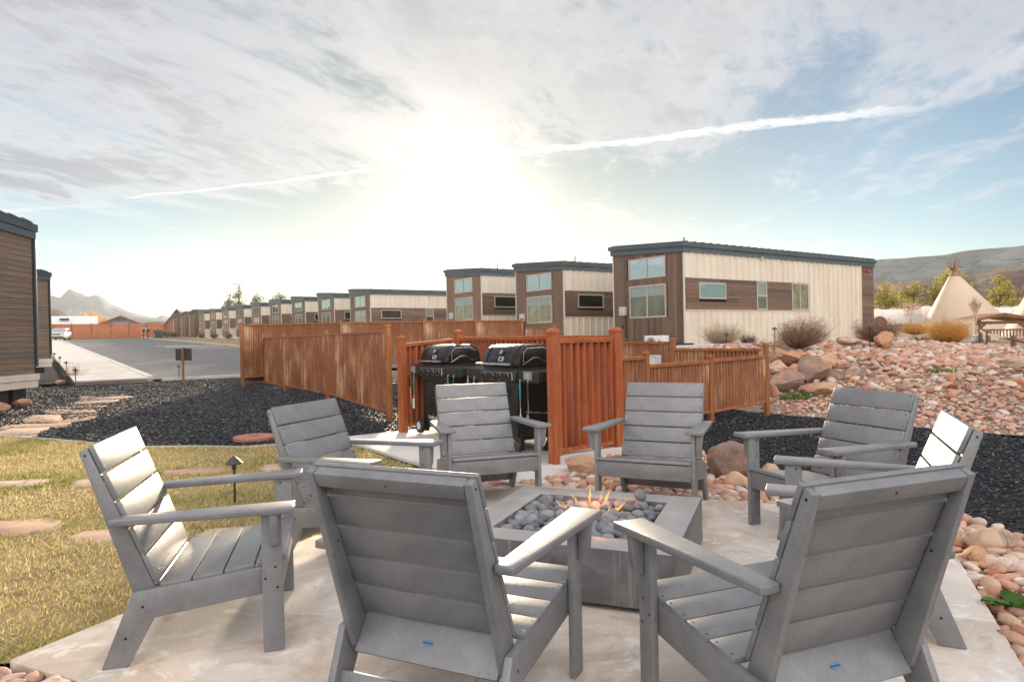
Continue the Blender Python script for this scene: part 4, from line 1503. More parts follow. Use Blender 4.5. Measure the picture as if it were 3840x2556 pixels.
# glow of the gas fire itself
fl = bpy.data.lights.new('fire_glow', 'POINT'); fl.energy = .8; fl.color = (1.0, .32, .09); fl.shadow_soft_size = .06
fo = bpy.data.objects.new('fire_glow', fl); COL.objects.link(fo); fo.location = (.47, 3.93, .36)

# ------------------------------------------------------------------ chairs
W2, TT = .302, .0286
T1 = Vector((0, -.3695, .8762)); B1 = Vector((0, -.1478, .3229))
dn = (B1 - T1).normalized(); nb_ = Vector((0, dn.z, -dn.y))          # nb_: towards the back
if nb_.y > 0:
    nb_ = -nb_


def with_screws(mb_, name, screws, bevel=.004, rad=.0042):
    me = mb_.mesh(name, 'chair', bevel, 2, True, 30)
    bm = bmesh.new(); bm.from_mesh(me)
    me.materials.append(M['screw'])
    for p_, nrm in screws:
        p_ = Vector(p_); nrm = Vector(nrm).normalized()
        a = nrm.orthogonal().normalized(); b_ = nrm.cross(a)
        vs = [bm.verts.new(p_ + nrm * .0006 + (a * math.cos(k * math.pi / 4) + b_ * math.sin(k * math.pi / 4)) * rad) for k in range(8)]
        f_ = bm.faces.new(vs); f_.material_index = 1; f_.normal_update()
    bm.to_mesh(me); bm.free()
    return me


def frame_m(o, ex, ey, ez):
    m_ = Matrix.Identity(4)
    for i in range(3):
        m_[i][0], m_[i][1], m_[i][2], m_[i][3] = ex[i], ey[i], ez[i], o[i]
    return m_


def make_chair():
    ch = thing('lounge_chair', '', 'chair')
    SLT, SLW = .020, .1134
    tot = (B1 - T1).length
    gp = (tot - 5 * SLW) / 4
    sl_me = with_screws(MB().box(-W2, W2, 0, SLW, -SLT, 0), 'back_slat',
                        [((sx * (W2 - .016), y, 0), (0, 0, 1)) for sx in (-1, 1) for y in (.022, SLW - .022)], .005)
    low_me = with_screws(MB().box(-W2, W2, 0, SLW, -SLT, 0), 'back_slat',
                         [((sx * (W2 - .016), y, 0), (0, 0, 1)) for sx in (-1, 1) for y in (.022, SLW - .022)] +
                         [((W2 - .075 + k * .006, SLW - .028, 0), (0, 0, 1)) for k in range(4)], .005)
    for k in range(5):
        o_ = T1 + dn * (k * (SLW + gp))
        mk('back_slat', low_me if k == 4 else sl_me, ch, mtx=frame_m(o_, Vector((1, 0, 0)) , dn, -nb_) if True else None)
    f1 = T1 + nb_ * (SLT + .001); f2 = B1 + dn * .115 + nb_ * (SLT + .001)
    sty = [(f1.y, f1.z - .004), (f2.y, f2.z), (-.2233, .2141), (-.4215, .8515)]
    for sx in (-1, 1):
        x0, x1 = sorted((sx * (W2 - TT), sx * (W2 - .0008)))
        mk('back_stile', with_screws(MB().prism(sty, x0, x1, 0), 'back_stile', [((sx * (W2 - .0008), -.398, .835), (sx, 0, 0)), ((sx * (W2 - TT), -.30, .60), (-sx, 0, 0))], .005, .005), ch)
    top = [(f1.y - .001, f1.z - .003), (f1.y + dn.y * .05 - .001, f1.z + dn.z * .05), (-.413 + .014, .8515 - .052), (-.4195, .846)]
    mk('top_rail', with_screws(MB().prism(top, -W2 + TT + .001, W2 - TT - .001, 0), 'top_rail', [((0, -.4105, .824), (0, -.95, -.3))], .005, .004), ch)
    rp = [(-.152, .313), (-.136, .292), (-.218, .192), (-.232, .203)]
    pn = MB().prism(rp, -W2 + TT + .001, W2 - TT - .001, 0).obj('rear_panel', 'chair', ch, bevel=.003, smooth=True, ang=30)
    e1 = Vector((0, -.232 + .152, .203 - .313)).normalized(); nrm = Vector((0, e1.z, -e1.y)); nrm = nrm if nrm.z > 0 else -nrm
    bd = MB(); n_ = 20
    ctr = Vector((.0, -.192, .258))
    ring = [ctr + nrm * .0012 + Vector((1, 0, 0)) * .020 * math.cos(2 * math.pi * k / n_) + e1 * .0115 * math.sin(2 * math.pi * k / n_) for k in range(n_)]
    base_ = [p_ - nrm * .004 for p_ in ring]
    bd.add(base_ + ring, [tuple(range(n_, 2 * n_))] + [(k, (k + 1) % n_, n_ + (k + 1) % n_, n_ + k) for k in range(n_)])
    bo = bd.obj('badge', 'badge', pn)
    bo['label'] = 'small blue oval maker badge'
    tx = text_mesh('POLYWOOD', .0066, 'badge_print')
    o_ = mk('lettering', tx, pn, mtx=frame_m(ctr + nrm * .0022, Vector((1, 0, 0)), -e1, nrm))
    rail = [(-.239, .289), (-.352, 0), (-.2554, 0), (-.16, .181), (.303, .236), (.303, .350)]
    for sx in (-1, 1):
        x0, x1 = sorted((sx * W2, sx * (W2 + TT)))
        mk('side_frame', with_screws(MB().prism(rail, x0, x1, 0), 'side_frame', [((sx * (W2 + TT), -.20, .231), (sx, 0, 0)), ((sx * (W2 + TT), -.263, .113), (sx, 0, 0))], .005, .006), ch)
        x0, x1 = sorted((sx * (W2 + TT + .0008), sx * (W2 + 2 * TT)))
        mk('front_leg', with_screws(MB().box(x0, x1, .2483, .330, 0, .5735), 'front_leg',
                                    [((sx * (W2 + 2 * TT), y, z), (sx, 0, 0)) for y, z in ((.301, .346), (.262, .301), (.308, .262))] +
                                    [((sx * (W2 + TT + .0008), .275, z), (-sx, 0, 0)) for z in (.55, .45)], .005, .0055), ch)
        br = [(W2 + 2 * TT + .001, .572), (W2 + 2 * TT + .001, .428), (.392, .442), (.402, .462), (.412, .572)]
        if sx < 0:
            br = [(-x, z) for x, z in br][::-1]
        MB().prism(br[::-1], .286, .318, 1).obj('arm_bracket', 'chair', ch, bevel=.005, smooth=True, ang=30)
        ar = [(W2 + .003, .3823), (W2 + .003, -.3057), (.3716, -.3057), (.429, .3823)]
        if sx < 0:
            ar = [(-x, y) for x, y in ar][::-1]
        am = MB().prism(ar, -.028, 0, 2)
        am.v = [(x, y, z + .602 + (y - .3823) * .0145) for x, y, z in am.v]
        am.obj('arm', 'chair', ch, bevel=.006, seg=3, smooth=True, ang=30)
    ap = MB().box(-W2 - TT, W2 + TT, .304, .329, .2466, .356)
    mk('front_apron', with_screws(ap, 'front_apron', [((sx * (W2 + TT - .018), .329, z), (0, 1, 0)) for sx in (-1, 1) for z in (.27, .335)], .004), ch)
    prof = [(-.139, .318), (-.020, .329), (.099, .343), (.220, .362), (.343, .385)]
    for k in range(4):
        a = Vector((0, prof[k][0] + .002, prof[k][1])); b_ = Vector((0, prof[k + 1][0] - .003, prof[k + 1][1]))
        e_ = (b_ - a).normalized(); L = (b_ - a).length
        nn = Vector((0, -e_.z, e_.y))
        xw = W2 + TT - .001
        mk('seat_slat', with_screws(MB().box(-xw, xw, 0, L, -.022, 0), 'seat_slat', [((sx * (xw - .014), y, 0), (0, 0, 1)) for sx in (-1, 1) for y in (.022, L - .022)], .005), ch,
           mtx=frame_m(a, Vector((1, 0, 0)), e_, nn))
    st = [(-.297, .070), (-.277, .062), (-.247, .142), (-.267, .150)]
    MB().prism(st, -W2, W2, 0).obj('stretcher', 'chair', ch, bevel=.004, smooth=True, ang=30)
    return ch


_fonts = {}


def text_mesh(s, size, mat, ext=.0004):
    cu = bpy.data.curves.new('t', 'FONT'); cu.body = s; cu.size = size; cu.align_x = 'CENTER'; cu.align_y = 'CENTER'; cu.extrude = ext; cu.resolution_u = 2
    o = bpy.data.objects.new('t', cu); COL.objects.link(o)
    dg = bpy.context.evaluated_depsgraph_get()
    me = bpy.data.meshes.new_from_object(o.evaluated_get(dg))
    bpy.data.objects.remove(o); bpy.data.curves.remove(cu)
    me.name = 'lettering'; me.materials.clear(); me.materials.append(M[mat])
    return me


CH = [(-1.3702, 3.0453, .2576, 'grey slatted chair at far left beside the lawn, sun glinting on its back'),
      (-.9732, 4.1786, -.3864, 'grey slatted chair between the left one and the grills, backed by black mulch'),
      (-.2377, 5.3569, -1.2619, 'grey slatted chair in front of the two black grills, facing the camera'),
      (1.0453, 5.0568, -2.0195, 'grey slatted chair in front of the bright rust red screen, behind the flames'),
      (1.9655, 4.2468, -2.7824, 'grey slatted chair on the right against black mulch, beside the dark boulder'),
      (1.5784, 3.1049, 2.727, 'grey slatted chair at the right edge, mostly hidden by the nearest right chair'),
      (-.2182, 2.4195, 1.1384, 'nearest grey chair seen from behind, left of centre, with dark blue badge'),
      (.883, 2.2161, 1.9387, 'nearest grey chair seen from behind on the right, with pale badge')]
proto = make_chair()
for i, (x, y, th, lb) in enumerate(CH):
    c_ = proto if i == 0 else copy_tree(proto)
    c_.location = (x, y, 0.001); c_.rotation_euler = (0, 0, th - math.pi / 2)
    tag(c_, lb, 'chair', 'grey chairs around the fire pit')
# ------------------------------------------------------------------ gas grills (front faces -y, local x = -U)
def make_grill(label, tag_side, loc, hot=False):
    g = thing('gas_grill', label, 'grill', loc, YAW, 'black gas grills in the steel enclosure')
    BX0, BX1 = -.39, .31
    prof = [(.015, .925), (-.005, .965), (.025, 1.06), (.075, 1.135), (.15, 1.168), (.36, 1.175), (.46, 1.13), (.50, 1.02), (.50, .925)]
    lid = MB().prism(prof[::-1], BX0 - .01, BX1 + .01, 0).obj('lid', 'grill', g, bevel=.016, seg=3, smooth=True, ang=50)
    for x in (BX0 + .085, BX1 - .085):
        MB().prism([(.004, .975), (.028, 1.06), (.078, 1.137), (.15, 1.172), (.15, 1.178), (.074, 1.143), (.020, 1.063), (-.006, .975)], x - .006, x + .006, 0).obj('crease', 'grill', lid)
    # pressed outline on the lid's end
    xx = BX1 + .011
    MB().tube([(xx, .07, .98), (xx, .07, 1.08), (xx, .12, 1.135), (xx, .34, 1.14), (xx, .43, 1.10)], .004, 5).obj('pressed_line', 'steel', lid)
    MB().tube([(xx, .06, .955), (xx, .20, 1.03), (xx, .27, 1.035), (xx, .34, .985), (xx, .46, .97)], .004, 5).obj('pressed_line', 'steel', lid)
    hd = MB().tube([(BX0 - .03, -.065, .963), (BX1 - .05, -.065, .963)], .013, 10).obj('lid_handle', 'steel', lid, smooth=True)
    for x in (BX0 + .06, BX1 - .12):
        MB().tube([(x, .0, .963), (x, -.066, .963)], .008, 8).obj('handle_bracket', 'dark_iron', hd, smooth=True)
    # thermometer and emblem lie on the sloping front of the lid
    sl = Matrix.Translation((-.03, .036, 1.085)) @ Matrix.Rotation(R(-33), 4, 'X') @ Matrix.Rotation(R(90), 4, 'X')
    th_ = MB().box(-.032, .032, -.032, .032, -.01, .018).obj('thermometer', 'dark_iron', lid, bevel=.006, seg=2, smooth=True, mtx=sl)
    MB().box(-.022, .022, -.022, .022, .0185, .021).obj('dial', 'steel', th_)
    sl2 = Matrix.Translation((-.02, .009, 1.018)) @ Matrix.Rotation(R(-18), 4, 'X') @ Matrix.Rotation(R(90), 4, 'X')
    em_ = MB()
    w_ = .006
    for a in ([(-.005, .022), (-.034, .022), (-.040, .012), (-.040, -.012), (-.034, -.022), (-.005, -.022)],
              [(.002, .022), (.036, .022), (.040, .014), (.034, .002), (.041, -.010), (.036, -.022), (.000, -.022)], [(.008, .001), (.034, .001)]):
        em_.tube([(x, y, 0) for x, y in a], .0042, 6)
    em_.obj('emblem', 'print_white', lid, mtx=sl2)
    # firebox and control panel
    MB().box(BX0, BX1, .01, .50, .72, .923).obj('firebox', 'grill_matte', g, bevel=.008)
    cp_ = MB().prism([(.0, .765), (-.045, .78), (-.03, .895), (.012, .912), (.012, .765)][::-1], BX0 - .005, BX1 + .005, 0).obj('control_panel', 'grill_matte', g, bevel=.006, seg=2, smooth=True)
    MB().tube([(BX0 + .06, -.040, .872), (BX1 - .06, -.040, .872), (BX1 - .045, -.046, .80), (BX1 - .06, -.048, .788)], .003, 5).obj('panel_line', 'steel', cp_)
    for k in range(18):
        MB().box(BX0 + .14 + k * .022, BX0 + .150 + k * .022, -.036, -.024, .884, .890).obj('vent_slot', 'black_rubber', cp_)
    for k in range(4):
        x = BX0 + .12 + k * .148
        kb = MB().lathe([(.036, -.046), (.036, -.052), (.024, -.056), (.026, -.088), (.020, -.094), (.001, -.095)], 16, (x, 0, .828), 1).obj('knob', 'black_rubber', cp_, smooth=True)
        MB().tube([(x + .036 * math.cos(a), -.054, .828 + .036 * math.sin(a)) for a in [R(d_) for d_ in range(-150, 151, 25)]], .0028, 5).obj('bezel', 'copper_steel' if (hot and k in (0, 3)) else 'steel', kb)
    # side shelves with folded fronts
    for (x0, x1, nm) in ((-.70, BX0 - .012, 'side_shelf'), (BX1 + .012, .70, 'side_shelf')):
        s_ = MB().box(x0, x1, -.01, .46, .872, .905).obj('side_shelf', 'grill_matte', g, bevel=.012, seg=3, smooth=True)
        MB().box(x0, x1, -.026, .012, .775, .903).obj('shelf_front', 'grill_matte', s_, bevel=.012, seg=3, smooth=True)
        xe = x0 if x0 < 0 else x1
        MB().box(xe - .014, xe + .014, .0, .46, .79, .90).obj('shelf_end', 'grill_matte', s_, bevel=.01, seg=2, smooth=True)
        if (x0 < 0) == (tag_side < 0):
            cx = (x0 + x1) / 2 + tag_side * .01
            tg = MB().box(cx - .075, cx + .075, -.032, -.0265, .806, .893).obj('data_plate', 'label_grey', s_, bevel=.006, seg=2)
            for r_ in range(4):
                MB().box(cx - .035, cx + .035 - .012 * (r_ % 2), -.0335, -.0325, .872 - r_ * .014, .876 - r_ * .014).obj('print_line', 'print_white', tg)
            MB().box(cx + .045, cx + .062, -.0335, -.0325, .812, .817).obj('print_line', 'print_white', tg)
    # cart
    MB().box(BX0 + .02, BX1 - .02, .03, .47, .14, .718).obj('cabinet', 'grill_matte', g)
    for (x0, x1) in ((BX0 + .03, -.045), (-.035, BX1 - .03)):
        MB().box(x0, x1, .012, .0295, .17, .70).obj('door', 'grill', g, bevel=.006, seg=2, smooth=True)
    dr = text_mesh('CHAR-BROIL', .062, 'print_white')
    mk('lettering', dr, g, mtx=Matrix.Translation((-.04, .010, .225)) @ Matrix.Rotation(R(90), 4, 'X'))
    for x in (BX0 + .05, BX1 - .03):
        for y in (.05, .45):
            lg = MB().box(x - .025, x + .025, y - .025, y + .025, .03, .2).obj('leg', 'grill_matte', g)
            if x > 0:
                MB().prism([(y - .03, .0), (y - .09, .0), (y - .02, .12)], x - .03, x + .03, 0).obj('foot', 'grill_matte', lg)
    for y in (-.02, .50):
        wl = MB().lathe([(.05, -.03), (.088, -.03), (.098, -.018), (.098, .018), (.088, .03), (.05, .03)], 24, (0, 0, 0), 1).obj('wheel', 'black_rubber', g, smooth=True, loc=(BX0 - .0, y, .098))
        MB().lathe([(.0, -.034), (.03, -.034), (.066, -.028), (.07, -.02), (.0, -.02)], 20, (0, 0, 0), 1).obj('hub', 'grey_box', wl, smooth=True)
    MB().tube([(BX1 + .02, .08, .45), (BX1 + .34, .40, .43)], .004, 5).obj('brace_rod', 'steel', g)
    return g


g2p = SW(-10.25, -13.16); g1p = SW(-8.72, -13.16)
G1 = make_grill('left of the two black gas grills, near the hanging tongs', -1, (g1p[0], g1p[1], .0), True)
G2 = make_grill('right of the two black gas grills, against the bright rust red screen', 1, (g2p[0], g2p[1], .0))


def at_grill(gp, x, y, z):
    p_ = Vector((x, y, z)); p_.rotate(Euler((0, 0, YAW)))
    return (gp[0] + p_.x, gp[1] + p_.y, p_.z)


def utensil(name, label, gp, x, kind, grip='teal_grip'):
    u_ = thing(name, label, 'utensil', at_grill(gp, x, -.045, .80), YAW, 'barbecue tools hanging from the grill shelves')
    MB().tube([(0, .02, .0), (0, .0, .012), (0, -.004, -.01), (0, -.004, -.03)], .004, 6).obj('hook_ring', 'steel', u_)
    if kind == 'tongs':
        for sx in (-1, 1):
            MB().tube([(0, -.004, -.02), (sx * .022, -.004, -.10), (sx * .045, -.004, -.19)], .009, 8).obj('grip', 'black_rubber', u_)
            MB().tube([(sx * .045, -.004, -.19), (sx * .062, -.004, -.30), (sx * .072, -.004, -.40), (sx * .068, -.004, -.43)], [.005, .005, .007, .004], 6).obj('arm', 'copper_steel', u_)
        MB().tube([(0, -.004, -.01), (0, -.004, -.05)], .013, 8).obj('spring_head', 'copper_steel', u_)
    else:
        MB().tube([(0, -.004, -.025), (0, -.006, -.08), (0, -.004, -.20)], [.009, .012, .010], 8).obj('grip', grip, u_, smooth=True)
        MB().tube([(0, -.004, -.20), (.0, -.004, -.30), (.012, -.012, -.345)], .005, 6).obj('shank', 'copper_steel' if grip == 'teal_grip' else 'label_grey', u_)
        if kind == 'spatula':
            h_ = MB()
            for k in range(5):
                h_.box(-.026 + k * .0115, -.020 + k * .0115, -.016, -.013, -.46, -.36)
            h_.box(-.027, .027, -.016, -.0131, -.475, -.455).box(-.027, .027, -.016, -.0131, -.37, -.345)
            h_.obj('blade', 'print_white', u_)
        elif kind == 'fork':
            MB().tube([(.012, -.012, -.345), (0, -.012, -.38), (0, -.012, -.43)], .004, 5).tube([(.012, -.012, -.345), (.022, -.012, -.38), (.022, -.012, -.43)], .004, 5).obj('prongs', 'print_white', u_)
        elif kind == 'turner':
            MB().prism([(-.03, -.46), (.03, -.45), (.022, -.36), (-.012, -.345)], -.016, -.012, 1).obj('blade', 'label_grey', u_)
        elif kind == 'opener':
            MB().box(-.014, .014, -.008, -.004, -.14, -.03).obj('blade', 'print_white', u_)
    return u_


utensil('tongs', 'long tongs with dark grips at the far left end of the left grill', g1p, -.66, 'tongs')
utensil('slotted_spatula', 'slotted spatula with pale blade and teal grip beside the tongs', g1p, -.50, 'spatula')
utensil('grill_fork', 'teal handled tool on the right shelf of the left grill', g1p, .42, 'fork')
utensil('turner', 'dark handled tool on the right shelf of the left grill', g1p, .56, 'turner', 'dark_iron')
utensil('bottle_opener', 'short pale metal opener hanging from the left shelf of the right grill', g2p, -.64, 'opener', 'label_grey')
utensil('basting_brush', 'teal handled tool on the left shelf of the right grill', g2p, -.50, 'fork')
utensil('grill_fork', 'teal handled fork hanging beneath the right shelf of the right grill', g2p, .41, 'fork')
utensil('turner', 'dark handled turner hanging at the right end of the right grill', g2p, .55, 'turner', 'dark_iron')
# ------------------------------------------------------------------ river rock, cobbles and boulders
for nm, poly in (('river_rock_bed', ST_BACK), ('river_rock_bed', ST_RIGHT), ('river_rock_bed', ST_FRONT)):
    bm = bmesh.new()
    bm.faces.new([bm.verts.new((x, y, -.038)) for x, y in poly])
    bmesh.ops.triangulate(bm, faces=bm.faces)
    me = bpy.data.meshes.new(nm); bm.to_mesh(me); bm.free(); me.materials.append(M['gravelbed'])
    struct(nm, me)
# slope sheet of finer gravel under the cobbles
s_ = np.linspace(-21, -5.2, 90); w_ = np.linspace(-7.95, 12, 90)
S_, W_ = np.meshgrid(s_, w_)
X = O2[0] + U[0] * S_ + V[0] * W_; Y = O2[1] + U[1] * S_ + V[1] * W_
k_ = (S_ > -10.2) & (W_ < -7.9)
struct('rock_slope', grid_mesh('rock_slope', X, Y, G(X, Y) - .03 + (fbm(X, Y, 1.4, 4, 44) - .5) * .06, 'gravelbed'))

rocks = []          # x, y, z, size


def scatter(poly, n_, smin, smax, zf, power=2.0, sep=.55, maxtry=None, seed=1):
    r_ = np.random.default_rng(seed)
    xs = [p[0] for p in poly]; ys = [p[1] for p in poly]
    cell = {}
    got = 0
    N2 = n_ * 6
    X_ = r_.uniform(min(xs), max(xs), N2); Y_ = r_.uniform(min(ys), max(ys), N2)
    sz = smin + (smax - smin) * r_.random(N2) ** power
    ok = in_poly(X_, Y_, poly)
    ok &= in_view(np.stack([X_, Y_, zf(X_, Y_)], 1), .16, .10)
    X_, Y_, sz = X_[ok], Y_[ok], sz[ok]
    order = np.argsort(-sz)
    cs = smax * 1.2
    out = []
    for i in order:
        cx, cy = int(X_[i] // cs), int(Y_[i] // cs)
        bad = False
        for a in (-1, 0, 1):
            for b_ in (-1, 0, 1):
                for (qx, qy, qs) in cell.get((cx + a, cy + b_), ()):
                    if (qx - X_[i]) ** 2 + (qy - Y_[i]) ** 2 < ((qs + sz[i]) * sep) ** 2:
                        bad = True; break
                if bad: break
            if bad: break
        if bad:
            continue
        cell.setdefault((cx, cy), []).append((X_[i], Y_[i], sz[i]))
        out.append((X_[i], Y_[i], sz[i]))
        got += 1
        if got >= n_:
            break
    return out


flat0 = lambda x, y: np.zeros_like(np.asarray(x, float)) - .035
for poly, n_, a, b_, sd in ((ST_BACK, 2800, .020, .062, 3), (ST_RIGHT, 2600, .018, .058, 4), (ST_FRONT, 500, .02, .05, 5)):
    for x, y, sz in scatter(poly, n_, a, b_, flat0, 1.7, .62, seed=sd):
        rocks.append((x, y, -.035 + sz * .42, sz))
SLOPE = [tuple(SW(s, w_)) for s, w_ in ((-10.05, -7.9), (-12, -7.95), (-20.5, -7.95), (-20.5, 6), (-12, 11), (-6, 11), (-5.6, -5.5), (-8.8, -7.0))]
gz_ = lambda x, y: G(x, y)
for x, y, sz in scatter(SLOPE, 14000, .026, .15, gz_, 3.6, .58, seed=9):
    s0 = (x - O2[0]) * U[0] + (y - O2[1]) * U[1]
    w0 = (x - O2[0]) * V[0] + (y - O2[1]) * V[1]
    low = ss(np.array(w0), -7.6, -4.0)
    k = float(.42 + .42 * low)
    rocks.append((x, y, float(G(x, y)) - .03 + sz * k * .38, sz * k))
for x, y, sz in scatter(SLOPE, 9000, .022, .05, gz_, 1.2, .60, seed=10):
    rocks.append((x, y, float(G(x, y)) - .02, sz))
RK = np.array(rocks)
px_, py_, dp = proj(RK[:, :3])
app = RK[:, 3] / dp
vis = (px_ > 0) & (px_ < 1) & (py_ > 0) & (py_ < 1)
# keep rocks that chairs, pit and patio do not stand on
app = np.where(vis, app, 0)
top = np.argsort(-app)[:300]
rock_me = [rock_mesh('river_rock', 300 + k, 'rock_obj', 2, (1, .62 + .05 * (k % 5), .42 + .05 * (k % 4)), .16, .55) for k in range(12)]
sharp_me = [rock_mesh('river_rock', 330 + k, 'rock_obj', 2, (1, .66 + .05 * (k % 5), .46 + .06 * (k % 4)), .16, .95) for k in range(12)]
rr = np.random.default_rng(77)
topset = set(top.tolist())
for i in top:
    x, y, z, sz = RK[i]
    o = mk('river_rock', (sharp_me if RK[i][1] > 7.6 else rock_me)[int(rr.integers(12))])
    o.location = (x, y, z); o.scale = (sz * (1.12 if y > 7.6 else 1.12),) * 3
    o.rotation_euler = (rr.uniform(-.3, .3), rr.uniform(-.3, .3), rr.uniform(0, 6.28))
    if y > 7.6:
        tag(o, 'one of the larger cobbles lying on the rock slope below the large cabin', 'rock', 'cobbles on the slope')
    elif in_poly(np.array([x]), np.array([y]), ST_BACK)[0]:
        tag(o, 'rounded river rock between the patio and the bright rust red screen', 'rock', 'river rocks behind the patio')
    elif in_poly(np.array([x]), np.array([y]), ST_RIGHT)[0]:
        tag(o, 'rounded river rock in the bed along the right patio edge', 'rock', 'river rocks right of the patio')
    else:
        tag(o, 'rounded river rock at the lower left corner by the kerb stone', 'rock', 'river rocks left of the patio')
# the rest as one mass
bm = bmesh.new(); bmesh.ops.create_icosphere(bm, subdivisions=2, radius=1)
bv = np.array([v_.co for v_ in bm.verts]); bf = np.array([[v_.index for v_ in f_.verts] for f_ in bm.faces]); bm.free()
bm = bmesh.new(); bmesh.ops.create_icosphere(bm, subdivisions=1, radius=1)
bv1 = np.array([v_.co for v_ in bm.verts]); bf1 = np.array([[v_.index for v_ in f_.verts] for f_ in bm.faces]); bm.free()
VV, FF = {0: [], 1: []}, {0: [], 1: []}
off = {0: 0, 1: 0}
for i in range(len(RK)):
    if i in topset or not (-.2 < px_[i] < 1.2 and -.1 < py_[i] < 1.15):
        continue
    x, y, z, sz = RK[i]
    b0, f0 = (bv, bf) if app[i] > .0035 else (bv1, bf1)
    q_ = Euler((rr.uniform(-.4, .4), rr.uniform(-.4, .4), rr.uniform(0, 6.28))).to_matrix()
    sq = np.array([1.12, rr.uniform(.6, .95), rr.uniform(.4, .65)]) * sz
    fr = rr.normal(size=3) * 1.8; ph_ = rr.uniform(0, 6.28)
    p_ = b0 * (1 + .14 * np.sin(b0 @ fr + ph_)[:, None] + .08 * np.sin(b0 @ fr[::-1] * 2.3 + ph_)[:, None])
    sl_ = int(y > 7.6)
    for _ in range(5 if sl_ else 2):
        d_ = rr.normal(size=3); d_ /= np.linalg.norm(d_)
        p_ = p_ - np.maximum(0, p_ @ d_ - rr.uniform(.45, .8))[:, None] * d_
    p_ = (p_ * sq) @ np.array(q_).T + (x, y, z)
    VV[sl_].append(p_); FF[sl_].append(f0 + off[sl_]); off[sl_] += len(p_)
tag(mk('river_rock_mass', np_mesh('river_rock_mass', np.concatenate(VV[0]), np.concatenate(FF[0]), 'rock_island', True)),
    'mass of small rounded river rock in the beds around the patio', 'river rock', kind='stuff')
tag(mk('slope_rock_mass', np_mesh('slope_rock_mass', np.concatenate(VV[1]), np.concatenate(FF[1]), 'rock_island', False)),
    'mass of small broken pink rock covering the slope', 'broken rock', kind='stuff')


# boulders
def boulder(label, loc, size, seed, mat='boulder_tan', rot=0.0, flat=.9, sq=(1, .8, .7), name='boulder', tilt=0.0, rough=.18):
    me = rock_mesh('boulder', seed, mat, 4, sq, rough, flat)
    o = mk(name, me); o.location = loc; o.scale = (size,) * 3; o.rotation_euler = (tilt, 0, rot)
    return tag(o, label, 'boulder')


boulder('dark grey cracked boulder on river rock beside the back right chair', (1.93, 6.02, .12), .31, 11, 'boulder_grey', .3, .8, (1, .7, .72))
boulder('long flat pale boulder on river rock behind the flames', (.66, 6.28, .04), .30, 12, 'flagstone', -.35, .9, (1, .5, .34))
boulder('rounded terracotta rock in front of the dark boulder', (1.83, 5.62, .04), .10, 13, 'boulder_tan', .2, .3, (1, .8, .7))
boulder('small upright terracotta rock right of the dark boulder', (2.16, 5.72, .06), .10, 15, 'boulder_tan', .2, .4, (.8, .7, 1))
boulder('large smooth tan rock at the mulch edge by the right side of the patio', (2.75, 3.93, .03), .15, 14, 'flagstone', -.1, .5, (1, .6, .5))
boulder('reddish rock beside the smooth tan rock at the right patio edge', (2.52, 3.73, .01), .08, 16, 'boulder_tan', .6, .4, (1, .75, .55))
PILE = [((5.26, 13.3, .68), .36, 'boulder_tan', .1, (1.0, .8, .42), 'upper left flat tan boulder of the pile beside the rusty fence'),
        ((4.94, 12.9, .54), .22, 'boulder_tan', .4, (1.0, .8, .6), 'brown boulder under the flat one at the left of the pile'),
        ((4.84, 12.3, .34), .32, 'boulder_grey', .2, (1.0, .8, .62), 'dark purple brown boulder at the lower left of the pile'),
        ((5.50, 12.75, .50), .34, 'boulder_grey', -.3, (.95, .8, .85), 'tallest grey brown boulder in the middle of the pile'),
        ((6.02, 13.3, .66), .24, 'boulder_tan', .2, (1.0, .8, .48), 'flat tan boulder at the top right of the pile'),
        ((5.90, 12.7, .36), .21, 'boulder_grey', -.2, (1.0, .8, .78), 'mottled grey boulder at the lower right of the pile'),
        ((6.21, 12.7, .35), .21, 'boulder_grey', -.5, (1.0, .75, .85), 'darkest slate boulder at the right end of the pile'),
        ((5.16, 11.9, .20), .23, 'boulder_tan', -.6, (1.0, .7, .55), 'low slanting tan boulder at the front of the pile'),
        ((5.52, 12.15, .21), .23, 'boulder_tan', .2, (1.0, .7, .6), 'low orange boulder at the front right of the pile'),
        ((5.09, 12.6, .52), .13, 'boulder_tan', .8, (1, .8, .9), 'small tan boulder wedged between the left ones of the pile'),
        ((5.93, 13.1, .55), .13, 'boulder_tan', .5, (.8, .7, 1), 'small upright tan boulder behind the middle one of the pile'),
        ((6.25, 13.3, .55), .17, 'boulder_tan', .1, (1.0, .8, .6), 'orange tan boulder above the darkest slate one'),
        ((4.36, 11.6, .24), .11, 'boulder_tan', .1, (.6, .8, 1), 'narrow pink boulder touching the rusty fence end post')]
for i, (lc, sz, mt, rt, sq, lb) in enumerate(PILE):
    boulder(lb, (lc[0], lc[1] - .25, lc[2] + .03), sz * 1.28, 40 + i, mt, rt, .85, sq)
boulder('dark red angular rock at the crest of the slope', (9.1, 16.6, .98), .36, 61, 'boulder_tan', .3, .9, (.9, .7, .8))
boulder('grey brown flat boulder on the slope at the right edge', (7.55, 9.25, .36), .42, 62, 'boulder_grey', .4, .9, (1.2, .7, .5))
boulder('pale grey boulder touching the right edge of the picture on the slope', (8.15, 8.75, .34), .34, 63, 'boulder_grey', -.2, .7, (1.1, .8, .6))
boulder('yellowish rock at the crest near the dry shrub', (8.35, 16.9, .98), .30, 64, 'flagstone', .2, .8, (1.2, .7, .5))
boulder('long greenish slab lying on the right part of the slope', (9.1, 12.0, .62), .50, 65, 'flagstone', -.5, .9, (1.2, .45, .35))

